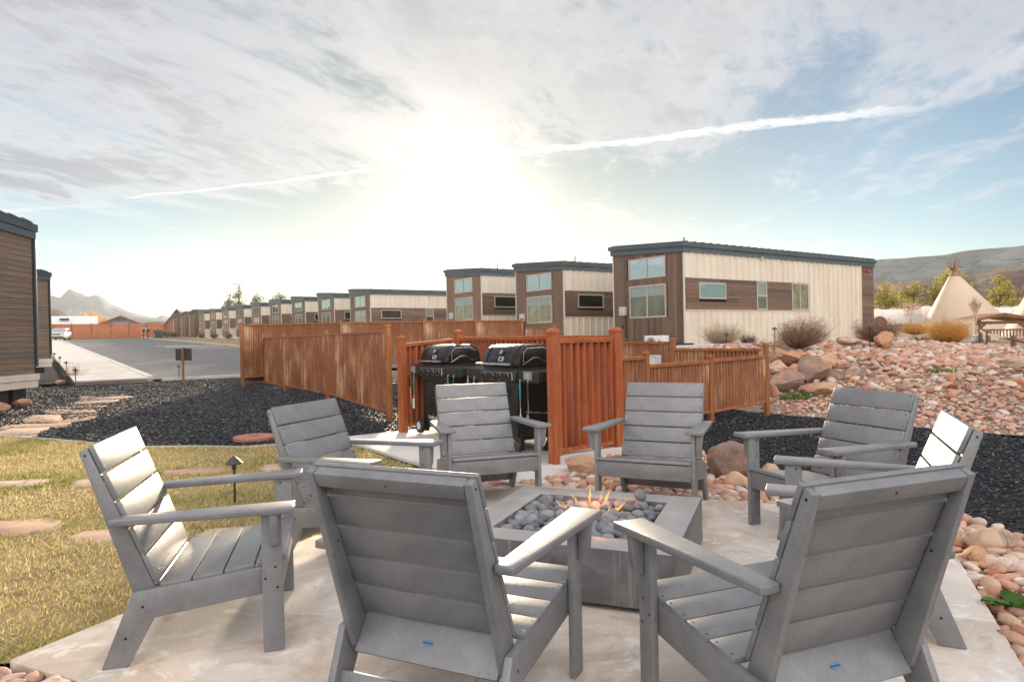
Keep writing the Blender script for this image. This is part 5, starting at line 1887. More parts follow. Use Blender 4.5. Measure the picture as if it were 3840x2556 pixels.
rr = random.Random(9)
for k in range(22):
    p_ = SW(rr.uniform(7.6, 8.5), rr.uniform(-18.6, -16.6))
    o = mk('edging_rock', sharp_me[k % 12]); o.location = (p_[0], p_[1], g1z(*p_) + .06); o.scale = (rr.uniform(.09, .17),) * 3
    o.rotation_euler = (rr.uniform(-.4, .4), rr.uniform(-.4, .4), rr.uniform(0, 6))
    tag(o, 'reddish rock in the short row between the left cabin and the sidewalk', 'rock', 'reddish rocks by the sidewalk')
for k, (x, y) in enumerate(((-10.35, 14.3), (-10.2, 13.4), (-10.6, 13.7))):
    boulder(['pale rock under the right corner of the left edge cabin', 'reddish block under the left edge cabin', 'brown rock deep under the left edge cabin'][k], (x, y, .08), .22, 80 + k, 'boulder_tan', k * .7, .85, (1, .7, .6))
# ------------------------------------------------------------------ plants
def strips(P0, P1, P2, wd, name, mat):
    """curved thin blades through three points each, width wd"""
    n_ = len(P0)
    d_ = P2 - P0; d_ /= np.linalg.norm(d_, axis=1)[:, None] + 1e-9
    r_ = np.random.default_rng(n_).normal(size=(n_, 3))
    sd = np.cross(d_, r_); sd /= np.linalg.norm(sd, axis=1)[:, None] + 1e-9
    w1 = wd[:, None]
    vs = np.stack([P0 - sd * w1, P0 + sd * w1, P1 - sd * w1 * .7, P1 + sd * w1 * .7, P2], 1).reshape(-1, 3)
    o5 = np.arange(n_)[:, None] * 5
    fs = np.concatenate([o5 + np.array([0, 1, 3]), o5 + np.array([0, 3, 2]), o5 + np.array([2, 3, 4])])
    return np_mesh(name, vs, fs, mat)


def shrub(label, loc, rx, h_, n_, mat, seed, group=None, lean=0.0, fine=.004, name='dry_shrub', tips=None):
    r_ = np.random.default_rng(seed)
    root = thing(name, label, 'shrub', loc, 0, group)
    az = r_.uniform(0, 2 * np.pi, n_); sp = np.sqrt(r_.random(n_))
    L = h_ * r_.uniform(.35, .92, n_) * (1 - .35 * sp ** 2)
    b0 = np.stack([np.cos(az) * rx * .18 * sp, np.sin(az) * rx * .18 * sp, np.zeros(n_)], 1)
    top = np.stack([np.cos(az) * rx * sp + lean * L, np.sin(az) * rx * sp, L], 1) + r_.normal(0, .09 * h_, (n_, 3))
    mid = b0 * .45 + top * .55 + np.stack([np.cos(az) * rx * .12, np.sin(az) * rx * .12, L * .10], 1)
    mk('stems', strips(b0, mid, top, np.full(n_, fine), 'stems', mat), root)['kind'] = 'stuff'
    # side twigs make the outer haze
    m_ = n_ * 9
    i = r_.integers(0, n_, m_)
    t_ = r_.uniform(.25, 1.0, m_)[:, None]
    p0 = np.where(t_ < .55, b0[i] + (mid[i] - b0[i]) * t_ / .55, mid[i] + (top[i] - mid[i]) * (t_ - .55) / .45)
    dr = r_.normal(size=(m_, 3)); dr[:, 2] = np.abs(dr[:, 2]) * .7 + .02
    dr /= np.linalg.norm(dr, axis=1)[:, None]
    ll = r_.uniform(.08, .26, m_)[:, None] * h_
    p2 = p0 + dr * ll
    p1 = (p0 + p2) / 2 + r_.normal(0, .02 * h_, (m_, 3))
    mk('twigs', strips(p0, p1, p2, np.full(m_, fine * .55), 'twigs', tips or mat), root)['kind'] = 'stuff'
    return root


def gp(x, y, dz=0.0):
    return (x, y, g1z(x, y) + dz)


DG = 'dry shrubs along the cabin foot'
shrub('straw coloured dry shrub against the cream cabin wall above the rusty fence', (6.25, 20.2, .86), .66, .80, 420, 'twig_pale', 1, DG)
shrub('small dark red leafed shrub right of the straw coloured one', (6.95, 20.0, .86), .30, .42, 160, 'leaf_red', 2, DG)
shrub('large leaning brown shrub in front of the middle of the cream wall', (6.45, 15.3, .86), .62, .80, 600, 'twig_brown', 3, DG, .28)
shrub('sparse low shrub left of the large leaning one', (5.95, 15.8, .78), .42, .38, 110, 'twig_brown', 4, DG, -.4)
shrub('brown shrub covering the dark plank end of the large cabin', (9.25, 17.2, .92), .62, .72, 600, 'twig_brown', 5, DG)
shrub('sparse reddish shrub below the path at the boulder pile', (5.35, 14.2, .62), .45, .34, 130, 'twig_pale', 6, DG)
shrub('small golden shrub left of the tall teepee', (15.6, 26.2, 1.0), .62, .55, 700, 'twig_gold', 7, 'golden shrubs by the teepees', fine=.006)
shrub('large golden shrub in front of the tall teepee', (13.0, 20.2, .74), .60, .92, 900, 'twig_gold', 8, 'golden shrubs by the teepees', fine=.005)
shrub('thin dark shrub on the slope crest between the golden shrubs', (12.6, 21.0, .84), .42, .28, 120, 'twig_brown', 9, DG)
shrub('twiggy brown shrub at the right edge below the split rail fence', (13.6, 17.6, .42), .5, .45, 200, 'twig_brown', 10, DG)
for k, (s0, w0, mt, hh) in enumerate(((79, -2.6, 'leaf_sage', .9), (84, -2.6, 'leaf_sage', 1.2), (89, -2.6, 'leaf_sage', 1.1), (93, -2.8, 'leaf_sage', .8), (62, -2.6, 'twig_brown', .6), (56, -2.5, 'twig_brown', .6), (50, -2.5, 'twig_brown', .6))):
    p_ = SW(s0, w0)
    shrub(['rounded sage shrub nearest the windowed cabins by the far kerb', 'taller sage shrub in front of the dark plank cabins', 'middle sage shrub by the dark plank cabins', 'last small sage shrub near the far fence',
           'brown shrub by the kerb under the tenth cabin', 'brown shrub by the kerb under the ninth cabin', 'brown shrub by the kerb under the eighth cabin'][k], gp(*p_), hh * .6, hh, 160, mt, 30 + k, 'shrubs along the far kerb', fine=.02)
shrub('thin bare plant against the second left cabin', (-14.6, 22.6, .1), .35, .7, 60, 'twig_brown', 55, fine=.004)


def leaf_plant(label, loc, n_, L, wd, seed, mat='weed', up=.8, name='leafy_weed'):
    r_ = random.Random(seed)
    root = thing(name, label, 'plant', loc)
    for k in range(n_):
        a = r_.uniform(0, 6.28); el = r_.uniform(.25, 1.0) * up; ll = L * r_.uniform(.6, 1.1)
        mb_ = MB(); vs = []
        n2 = 6
        for i in range(n2 + 1):
            t_ = i / n2
            w_ = wd * math.sin(math.pi * (t_ * .88 + .08)) * (1 + .15 * math.sin(9 * t_ + k))
            x = ll * t_ * math.cos(el * (1 - .5 * t_)); z = ll * (math.sin(el) * t_ - .35 * t_ * t_)
            vs += [(x, -w_, z + .012 * abs(math.sin(6 * t_))), (x, 0, z - .006), (x, w_, z + .012 * abs(math.sin(6 * t_ + 1)))]
        fs = []
        for i in range(n2):
            b_ = i * 3
            fs += [(b_, b_ + 1, b_ + 4, b_ + 3), (b_ + 1, b_ + 2, b_ + 5, b_ + 4)]
        mb_.add(vs, fs)
        mb_.obj('leaf', mat, root, smooth=True, rotz=a)
    return root


leaf_plant('broad leafed green weed growing in the river rock at the right edge', (2.27, 3.08, -.02), 15, .15, .032, 3)


def tuft(label, loc, rad, h_, n_, seed, mat='weed'):
    r_ = np.random.default_rng(seed)
    a = r_.uniform(0, 6.28, n_); q_ = np.sqrt(r_.random(n_)) * rad
    b0 = np.stack([np.cos(a) * q_, np.sin(a) * q_ * .5, np.zeros(n_)], 1)
    tp2 = b0 + np.stack([r_.normal(0, .3, n_) * h_, r_.normal(0, .3, n_) * h_, h_ * r_.uniform(.5, 1.1, n_)], 1)
    o = mk('grass_tuft', strips(b0, (b0 + tp2) / 2 + (0, 0, .02), tp2, np.full(n_, .004), 'grass_tuft', mat))
    o.location = loc
    return tag(o, label, 'grass')


tuft('bright green grass tuft at the foot of the boulder pile', (4.95, 11.55, .10), .42, .13, 420, 3)
tuft('small green weed patch on the middle of the rock slope', (7.35, 11.6, .50), .22, .08, 120, 4)


# ------------------------------------------------------------------ trees
def tree(label, loc, h_, rad, seed, mat='juniper', kind='round', n_=2600, leaf=.10, group=None, name='tree', low=.12):
    r_ = np.random.default_rng(seed)
    root = thing(name, label, 'tree', loc, 0, group)
    tr_ = MB()
    bend = r_.normal(0, .04 * h_, 2)
    tr_.tube([(0, 0, -.2), (bend[0] * .4, bend[1] * .4, h_ * .35), (bend[0], bend[1], h_ * .92)], [h_ * .035, h_ * .024, h_ * .006], 7)
    tips_ = []
    for k in range(16):
        t_ = r_.uniform(low, .9); a = r_.uniform(0, 6.28)
        ll = rad * (1 - .75 * t_ if kind == 'cone' else math.sin(math.pi * min(.97, t_ * .8 + .18))) * r_.uniform(.55, 1.1)
        p0 = Vector((bend[0] * t_, bend[1] * t_, h_ * t_ * .9)); p1 = p0 + Vector((math.cos(a) * ll, math.sin(a) * ll, ll * r_.uniform(.15, .6)))
        tr_.tube([p0, (p0 + p1) / 2 + Vector((0, 0, .05 * ll)), p1], [h_ * .010, h_ * .007, h_ * .003], 5)
        for f_ in (.35, .6, .85, 1.0):
            tips_.append((p0.lerp(p1, f_), ll))
    for k in range(6):
        tips_.append((Vector((bend[0], bend[1], h_ * (.8 + .035 * k))), rad * .35))
    tr_.obj('trunk', 'bark', root, smooth=True)
    P = []
    for c_, ll in tips_:
        m_ = int(n_ / len(tips_))
        sg = max(.10 * h_ * .6, ll * .22)
        d_ = r_.normal(size=(m_, 3)) * sg * np.array([1, 1, .7])
        P.append(np.array(c_) + d_)
    P = np.concatenate(P)
    P[:, 2] = np.minimum(P[:, 2], h_)
    m_ = len(P)
    a = r_.normal(size=(m_, 3)); a /= np.linalg.norm(a, axis=1)[:, None]
    b_ = np.cross(a, r_.normal(size=(m_, 3))); b_ /= np.linalg.norm(b_, axis=1)[:, None]
    s_ = leaf * r_.uniform(.5, 1.2, m_)[:, None]
    vs = np.stack([P - a * s_, P + b_ * s_ * .45, P + a * s_, P - b_ * s_ * .45], 1).reshape(-1, 3)
    fs = np.arange(m_ * 4).reshape(-1, 4)
    mk('crown', np_mesh('crown', vs, fs, mat), root)['kind'] = 'stuff'
    return root


def bare_tree(label, loc, h_, rad, seed, mat='twig_pale', group=None, th=.03):
    r_ = np.random.default_rng(seed)
    root = thing('bare_tree', label, 'tree', loc, 0, group)
    tr_ = MB()
    tr_.tube([(0, 0, -.2), (.05, 0, h_ * .3)], [th * 2.2, th * 1.6], 6)
    segs = [((0.05, 0, h_ * .3), r_.normal(0, .3, 3) + (0, 0, 1), h_ * .30, 0) for _ in range(5)]
    P0, P1, P2 = [], [], []
    while segs:
        p_, d_, L, lv = segs.pop()
        d_ = np.array(d_) / np.linalg.norm(d_)
        q_ = np.array(p_) + d_ * L
        P0.append(p_); P1.append((np.array(p_) + q_) / 2 + r_.normal(0, .04 * L, 3)); P2.append(q_)
        if lv < 3:
            for _ in range(5 if lv < 2 else 4):
                t_ = r_.uniform(.4, 1)
                segs.append((np.array(p_) + d_ * L * t_, d_ + r_.normal(0, .45, 3) * (rad / h_ * 1.6) + (0, 0, .12), L * r_.uniform(.5, .75), lv + 1))
    tr_.obj('trunk', 'bark_pale', root)
    mk('crown', strips(np.array(P0, float), np.array(P1, float), np.array(P2, float), np.full(len(P0), th * .5), 'crown', mat), root)['kind'] = 'stuff'
    return root


def pxp(az, d_):
    a = R(az)
    x, y = math.sin(a) * d_, math.cos(a) * d_
    return (x, y, g1z(x, y) - .05)


TG = 'sunlit junipers behind the teepees'
tree('sunlit juniper right behind the end of the large cabin', pxp(28.9, 95), 5.6, 2.0, 1, group=TG, leaf=.16)
tree('sunlit juniper second from the large cabin', pxp(30.6, 98), 5.7, 2.0, 2, group=TG, leaf=.16)
tree('sunlit juniper just left of the tall teepee', pxp(31.9, 96), 6.0, 2.0, 3, group=TG, leaf=.16)
tree('taller sunlit juniper half hidden by the tall teepee', pxp(33.2, 92), 7.0, 2.1, 4, group=TG, leaf=.16)
tree('sunlit juniper between the two teepees', pxp(35.7, 96), 6.0, 2.2, 5, group=TG, leaf=.16)
tree('small golden tree beside the juniper between the teepees', pxp(35.0, 90), 2.6, 1.2, 6, 'twig_gold', group=TG, leaf=.14)
bare_tree('bare pale tree behind the first juniper', pxp(29.2, 105), 7.0, 3.0, 7, group='bare trees behind the wagons', th=.06)
bare_tree('bare pale tree in front of the white wagons', pxp(30.4, 70), 3.4, 2.2, 8, group='bare trees behind the wagons', th=.035)
bare_tree('bare brown tree behind the right teepee', pxp(36.6, 110), 6.4, 2.6, 9, 'twig_brown', 'bare trees behind the wagons', .06)
bare_tree('bare sapling in front of the pavilion', pxp(34.3, 36), 1.9, .5, 10, 'twig_pale', 'bare trees behind the wagons', .014)
PG = 'pines behind the cabins'
tree('tallest pine sticking up behind the middle cabins', pxp(-21.9, 150), 10.8, 2.0, 11, 'pine', 'cone', 1500, .22, PG, 'pine_tree', .3)
tree('pine right of the tallest one behind the cabins', pxp(-20.6, 150), 9.0, 1.9, 12, 'pine', 'round', 1100, .22, PG, 'pine_tree', .3)
tree('pine tops farthest right behind the cabins', pxp(-18.9, 140), 8.7, 1.9, 13, 'pine', 'round', 1000, .22, PG, 'pine_tree', .3)
tree('small pine left of the tallest one', pxp(-22.6, 150), 8.2, 1.4, 14, 'pine', 'round', 700, .22, PG, 'pine_tree', .3)
for k, (az, d_, h_) in enumerate(((-32.6, 130, 4.0), (-31.6, 128, 5.0), (-30.9, 132, 4.0))):
    bare_tree(['bare orange tree behind the white roofed shed', 'largest bare orange tree between the shed and the blue house', 'low bare orange tree beside the blue house'][k], pxp(az, d_), h_, h_ * .7, 60 + k, 'twig_gold', 'bare orange trees beyond the far fence', .07)
# ------------------------------------------------------------------ street furniture and small things
def path_light(label, loc, h_=.46, sc=1.0):
    p_ = thing('path_light', label, 'light', loc, 0, 'path lights along the beds')
    MB().tube([(0, 0, -.1), (0, 0, h_)], .012 * sc, 8).obj('stake', 'dark_iron', p_, smooth=True)
    MB().lathe([(.085 * sc, h_ + .005), (.088 * sc, h_ + .012), (.045 * sc, h_ + .045), (.014 * sc, h_ + .065), (.001, h_ + .07)], 16).obj('hood', 'bronze', p_, smooth=True)
    MB().lathe([(.022 * sc, h_ - .04), (.022 * sc, h_ + .006)], 10).obj('collar', 'dark_iron', p_)
    return p_


path_light('path light nearest the patio, half hidden by the left chair arms', (-2.24, 5.42, -.03), .32, .75)
path_light('path light beside the first slab of the sidewalk', (-12.55, 19.5, .08), .45)
path_light('second path light along the sidewalk', (-15.7, 23.9, .18), .45)
path_light('third path light along the sidewalk', (-18.05, 27.1, .30), .45)
path_light('path light farthest along the sidewalk by the second plank cabin', (-21.3, 31.6, .40), .45)
path_light('path light standing just left of the sign post', (-10.9, 22.2, .0), .48)
path_light('path light in front of the straw coloured shrub', (5.75, 18.2, .72), .46)
path_light('path light between the straw and the leaning shrub by the cream wall', (7.35, 19.0, .84), .46)
path_light('path light in front of the shrub at the dark plank cabin end', (8.85, 16.8, .85), .44)
path_light('path light against the brown front of the large cabin', (3.2, 19.0, .55), .52)

sg = thing('sign', 'back of a black sign board on a brown post at the car park edge', 'sign', (-10.6, 21.9, 0), YAW + R(40))
MB().box(-.30, .32, -.012, .012, .70, 1.08).obj('board', 'dark_iron', sg, bevel=.02, seg=2)
MB().box(-.035, .035, -.05, -.013, -.1, 1.10).obj('post', 'rust_post', sg)
MB().box(-.06, .09, -.04, .03, 1.085, 1.10).obj('bracket', 'dark_iron', sg)

vl = thing('valve_lid', 'round terracotta valve lid lying in the black mulch behind the left chairs', 'lid', (-3.48, 9.1, -.04))
MB().lathe([(.27, 0), (.27, .035), (.255, .045), (.001, .045)], 36).obj('rim', 'valve_lid', vl, smooth=True, ang=30)
MB().box(-.06, .06, -.03, .03, .0455, .049).obj('name_plate', 'timber', vl)


def condenser(label, loc, yaw, g=None):
    a = thing('air_conditioner', label, 'air conditioner', loc, yaw, g)
    MB().box(-.42, .42, -.15, .15, .08, .66).obj('casing', 'white_paint', a, bevel=.02, seg=2, smooth=True)
    MB().lathe([(.23, -.155), (.23, -.165), (.21, -.165), (.21, -.155)], 24, (-.1, 0, .37), 1).obj('fan_ring', 'grey_box', a)
    MB().lathe([(.20, -.152), (.05, -.158), (.001, -.158)], 20, (-.1, 0, .37), 1).obj('fan', 'dark_iron', a)
    for x in (-.28, .28):
        MB().box(x - .04, x + .04, -.14, .14, 0, .08).obj('foot', 'dark_iron', a)
    MB().lathe([(.03, -.152), (.03, -.156), (.001, -.156)], 12, (.26, 0, .48), 1).obj('emblem', 'dark_iron', a)
    return a


def at_cabin(i, x, y, z):
    p_ = O2 + U * (STEP * i - XS.get(i, .45)) - U * x + V * y
    return (p_[0], p_[1], .93 + ZOFF.get(i, .9) + z)


condenser('white air conditioner in front of the large nearest cabin, behind the fence', at_cabin(0, .82, -.45, -.40), YAW, 'white air conditioners in front of the cabins')
for i, nm in ((1, 'second'), (8, 'eighth'), (9, 'ninth'), (10, 'tenth'), (11, 'eleventh'), (12, 'farthest windowed')):
    condenser('white air conditioner in front of the %s cabin' % nm, at_cabin(i, .9, -.6, -.55), YAW, 'white air conditioners in front of the cabins')
for i, nm in ((0, 'large nearest'), (8, 'eighth'), (9, 'ninth'), (10, 'tenth'), (11, 'eleventh')):
    pd = thing('utility_pedestal', 'pale grey utility pedestal left of the air conditioner of the %s cabin' % nm, 'utility box', at_cabin(i, -1.5, -1.3, -.9 if i == 0 else -.75), YAW, 'utility pedestals by the cabins')
    hh = 1.05 if i == 0 else .95
    MB().box(-.2, .2, -.12, .12, 0, hh).obj('cabinet', 'grey_box', pd, bevel=.02)
    MB().box(-.16, .16, -.13, -.121, .4, hh - .08).obj('door', 'white_paint', pd)
eb = thing('meter_cabinet', 'small white electric cabinet between the two rusty fences', 'utility box', (2.25, 10.75, 0), YAW)
MB().box(-.09, .09, -.06, .06, .3, .92).obj('cabinet', 'grey_box', eb, bevel=.01)
MB().box(-.07, .07, -.066, -.061, .4, .88).obj('door', 'white_paint', eb)
MB().tube([(.08, -.065, .6), (.08, -.085, .6)], .012, 8).obj('handle', 'dark_iron', eb)
hs = thing('hose', 'coil of black hose on the ground below the large cabin corner', 'hose', (5.2, 20.6, .80))
for k in range(3):
    MB().tube([(.30 * math.cos(a), .30 * math.sin(a) + .02 * k, .03 + .045 * k) for a in [R(d_) for d_ in range(0, 361, 20)]], .022, 6).obj('coil', 'black_rubber', hs)

# concrete path in front of the large cabin
mpth = strip_sw(MB(), -4.9, -3.8, -6.5, 16, lambda s: .92, 1, .25)
struct('garden_path', mpth.mesh('garden_path', 'walk'))

# pay points and transformer at the far kerb
for k, (s0, lb) in enumerate(((90.5, 'left one of two black meter posts by the far fence'), (88.5, 'right one of two black meter posts by the far fence'))):
    p_ = SW(s0, -4.6 + .3 * k); z = float(lotz(s0))
    mpst = thing('meter_post', lb, 'post', (p_[0], p_[1], z), YAW, 'meter posts by the far fence')
    MB().box(-.05, .05, -.05, .05, 0, 1.1).obj('post', 'dark_iron', mpst)
    MB().box(-.35, .35, -.18, .18, 1.0, 1.45).obj('head', 'dark_iron', mpst, bevel=.05)
    MB().box(-.45, -.2, -.2, .2, 1.1, 1.5).obj('housing', 'white_paint', mpst, bevel=.04)
    if k == 0:
        MB().lathe([(.16, -.2), (.16, -.24), (.001, -.25)], 14, (0, 0, .75), 1).obj('marker', 'yellow_plastic', mpst)
p_ = SW(87.6, -3.2)
tb = thing('transformer_box', 'dark green transformer box behind the meter posts', 'utility box', (p_[0], p_[1], float(lotz(87))), YAW)
MB().box(-.75, .75, -.5, .5, 0, 1.25).obj('casing', 'green_box', tb, bevel=.05)
MB().box(-.05, .40, -.52, -.505, .35, .75).obj('notice', 'print_white', tb)


# ------------------------------------------------------------------ white car
def car(label, loc, yaw):
    c_ = thing('parked_car', label, 'car', loc, yaw)
    body = [(-2.2, .42), (-2.25, .75), (-2.1, .98), (-1.15, 1.08), (-.30, 1.62), (1.35, 1.68), (2.05, 1.15), (2.22, .95), (2.25, .45), (1.9, .32), (-1.9, .32)]
    bm_ = MB().prism([(p_[0], p_[1]) for p_ in body[::-1]], -.88, .88, 0)
    bm_.v = [(x * (1 - .16 * max(0, (z - 1.0)) / .68), y, z) for x, y, z in bm_.v]
    bm_.obj('body', 'white_paint', c_, bevel=.09, seg=3, smooth=True, ang=50)
    MB().add([(-.74, -1.10, 1.10), (.74, -1.10, 1.10), (.66, -.40, 1.57), (-.66, -.40, 1.57), (-.74, -1.14, 1.12), (.74, -1.14, 1.12), (.66, -.44, 1.595), (-.66, -.44, 1.595)],
             [(4, 5, 6, 7), (0, 3, 2, 1), (0, 1, 5, 4), (1, 2, 6, 5), (2, 3, 7, 6), (3, 0, 4, 7)]).obj('windscreen', 'pane', c_)
    for sx in (-1, 1):
        MB().prism([(-.95, 1.12), (-.28, 1.53), (1.25, 1.56), (1.75, 1.12)][::-1], sx * .80 - .01 + sx * .055, sx * .80 + .01 + sx * .055, 0).obj('side_window', 'pane', c_)
        MB().box(sx * .62 - .2, sx * .62 + .2, -2.27, -2.15, .80, .95).obj('headlight', 'pane', c_, bevel=.03)
        MB().box(sx * 1.0 - .12, sx * 1.0 + .12, -1.0, -.86, 1.08, 1.24).obj('mirror', 'white_paint', c_, bevel=.04, smooth=True)
        for yy in (-1.35, 1.4):
            wl = MB().lathe([(.20, -.11), (.31, -.11), (.34, -.08), (.34, .08), (.31, .11), (.20, .11)], 20, (0, 0, 0), 0).obj('wheel', 'black_rubber', c_, smooth=True, loc=(sx * .80, yy, .34))
            MB().lathe([(.001, .0), (.2, .0), (.2, .05), (.001, .06)], 12, (sx * .06 - (0 if sx > 0 else .06), 0, 0), 0).obj('rim', 'steel', wl)
    MB().box(-.42, .42, -2.28, -2.2, .74, .92).obj('grille', 'dark_iron', c_, bevel=.02)
    MB().box(-.7, .7, -2.29, -2.2, .36, .56).obj('bumper', 'dark_iron', c_, bevel=.03)
    MB().box(-.26, .26, -2.30, -2.285, .57, .69).obj('number_plate', 'paint_white', c_)
    return c_


cz = float(lotz(88))
car('white SUV parked facing the camera at the far end of the car park', (-60.2, 90.6, cz + .02), R(22))


# ------------------------------------------------------------------ buildings beyond the fence
def gable_house(label, az, d_, wdt, eave, peak, dep_, mat, roof, yaw, extra=None):
    a = R(az)
    x, y = math.sin(a) * d_, math.cos(a) * d_
    h = thing('far_house', label, 'house', (x, y, 0), yaw)
    z0 = g1z(x, y) - .2
    MB().prism([(-wdt / 2, z0), (wdt / 2, z0), (wdt / 2, eave), (0, peak), (-wdt / 2, eave)], 0, dep_, axis=1).obj('wall', mat, h)
    sl = (peak - eave) / (wdt / 2); o_ = wdt * .14
    for sx in (-1, 1):
        pl = [(sx * (wdt / 2 + o_), eave - sl * o_ + .02), (sx * (wdt / 2 + o_), eave - sl * o_ + .22), (0, peak + .25), (0, peak + .03)]
        if sx < 0: pl = pl[::-1]
        MB().prism(pl, -.7, dep_ + .5, axis=1).obj('roof', roof, h)
    MB().box(-.7, .7, -.06, .0, eave + (peak - eave) * .35, eave + (peak - eave) * .70).obj('gable_vent', 'rust_post', h)
    return h


gable_house('blue grey house with a low orange edged gable beyond the far fence', -29.9, 128, 5.4, 4.5, 5.7, 8, 'adobe_blue', 'rust_post', R(25))
gable_house('pink red gabled house squeezed between the far fence and the dark cabins', -26.2, 124, 3.6, 4.2, 6.6, 8, 'red_house', 'roof_shingle', R(20))
sh = thing('far_shed', 'shed with a white corrugated roof beyond the far fence', 'shed', (*pxp(-32.9, 122)[:2], 0), R(30))
zz = 2.0
MB().box(-3.0, 3.0, 0, 4, zz - 1.0, 4.1).obj('wall', 'timber', sh)
MB().prism([(-.5, 4.1), (2.3, 5.7), (5.0, 4.3), (5.0, 4.1), (2.3, 5.5), (-.5, 3.95)][::-1], -3.3, 3.3, 0).obj('roof', 'white_paint', sh)
MB().box(-1.6, -.4, .6, .9, 5.0, 5.3).obj('skylight', 'dark_iron', sh)


# ------------------------------------------------------------------ teepees, wagons, pavilion, split rail fence
def teepee(label, base, apex, r_base, r_top, seed):
    t_ = thing('teepee', label, 'teepee', base, 0, 'canvas teepees on the right')
    n_ = 28
    ax = Vector(apex) - Vector(base)
    rr_ = random.Random(seed)
    rings = []
    for j in range(7):
        f_ = j / 6
        c_ = ax * f_ * .95
        r_ = r_base + (r_top - r_base) * f_
        rings.append([(c_.x + r_ * math.cos(2 * math.pi * k / n_) * (1 + .02 * math.cos(k * math.pi)), c_.y + r_ * math.sin(2 * math.pi * k / n_) * (1 + .02 * math.cos(k * math.pi)), c_.z) for k in range(n_)])
    vs = [p_ for r_ in rings for p_ in r_]
    fs = [(j * n_ + k, j * n_ + (k + 1) % n_, (j + 1) * n_ + (k + 1) % n_, (j + 1) * n_ + k) for j in range(6) for k in range(n_)]
    cv = MB().add(vs, fs).obj('canvas', 'canvas', t_, smooth=True, ang=60)
    for k in range(9):
        a = rr_.uniform(0, 6.28)
        b_ = Vector((math.cos(a) * r_base * .9, math.sin(a) * r_base * .9, .1)); c_ = ax * 1.0
        e_ = c_ + (c_ - b_).normalized() * rr_.uniform(.9, 1.5)
        MB().tube([b_.lerp(c_, .86), c_ + Vector((rr_.uniform(-.08, .08), rr_.uniform(-.08, .08), 0)), e_], [.055, .05, .03], 6).obj('pole', 'pole_wood', t_)
    MB().lathe([(r_top * .9, 0), (r_top * 1.05, .08), (r_top * .8, .3), (r_top * .5, .55)], 14, tuple(ax * .94)).obj('collar', 'pole_wood', t_)
    a0 = -1.9
    dv = MB()
    for k in range(12):
        f_ = .06 + .04 * k
        r_ = r_base + (r_top - r_base) * f_ + .03
        c_ = ax * f_ * .95
        dv.tube([(c_.x + r_ * math.cos(a0), c_.y + r_ * math.sin(a0) - .02, c_.z), (c_.x + r_ * math.cos(a0 + .04), c_.y + r_ * math.sin(a0 + .04) - .02, c_.z + .04)], .02, 5)
    dv.obj('lacing', 'pole_wood', t_)
    return t_


teepee('tall pale teepee with crossed poles, fully in view behind the golden shrub', (40.3, 60, .45), (39.1, 60, 6.0), 3.95, .42, 1)
teepee('pale teepee cut off by the right edge of the picture', (35.6, 43.5, .0), (34.6, 43.5, 5.35), 3.85, .42, 2)


def wagon(label, az, d_, L, r_, zt, yaw):
    x, y = math.sin(R(az)) * d_, math.cos(R(az)) * d_
    z = g1z(x, y)
    w_ = thing('covered_wagon', label, 'wagon', (x, y, z), yaw, 'white covered wagons behind the shrubs')
    vs, fs = [], []
    n_, m_ = 12, 9
    for j in range(m_):
        f_ = j / (m_ - 1)
        sag = .10 * math.sin(math.pi * f_ * 4) ** 2 + .18 * math.sin(math.pi * f_)
        for k in range(n_ + 1):
            a = math.pi * k / n_
            vs.append((-L / 2 + L * f_, -r_ * math.cos(a), zt * .35 + (zt * .65 - sag * .5) * math.sin(a) ** .8))
    for j in range(m_ - 1):
        for k in range(n_):
            fs.append((j * (n_ + 1) + k, j * (n_ + 1) + k + 1, (j + 1) * (n_ + 1) + k + 1, (j + 1) * (n_ + 1) + k))
    MB().add(vs, fs).obj('canvas', 'canvas_white', w_, smooth=True, ang=70)
    for j in range(0, m_, 2):
        f_ = j / (m_ - 1)
        MB().tube([(-L / 2 + L * f_, -r_ * 1.01 * math.cos(math.pi * k / 12), zt * .35 + (zt * .66) * math.sin(math.pi * k / 12) ** .8) for k in range(13)], .02, 5).obj('hoop', 'canvas_white', w_)
    MB().box(-L / 2, L / 2, -r_, r_, .5, zt * .36).obj('bed', 'canvas_white', w_)
    for x_ in (-L / 2 + .05, L / 2 - .05):
        MB().prism([(-r_ * .98 * math.cos(math.pi * k / 12), zt * .35 + zt * .62 * math.sin(math.pi * k / 12) ** .8) for k in range(13)][::-1], x_ - .02, x_ + .02, 0).obj('end_flap', 'canvas_white', w_)
    MB().box(L * .38 - .25, L * .38 + .25, -r_ * .99, -r_ * .93, zt * .40, zt * .66).obj('opening', 'dark_iron', w_)
    for x_ in (-L * .32, L * .32):
        MB().lathe([(.1, -.05), (.62, -.05), (.68, -.04), (.68, .04), (.62, .05), (.1, .05)], 18, (x_, -r_ - .08, .62), 1).obj('wheel', 'timber', w_)
    return w_


wagon('white covered wagon nearest the large cabin', 29.3, 76, 6.0, 1.4, 2.1, R(-4))
wagon('white covered wagon touching the tall teepee', 32.2, 75, 4.6, 1.4, 2.25, R(-2))
wagon('white covered wagon between the two teepees', 36.0, 80, 5.0, 1.4, 2.3, R(-3))

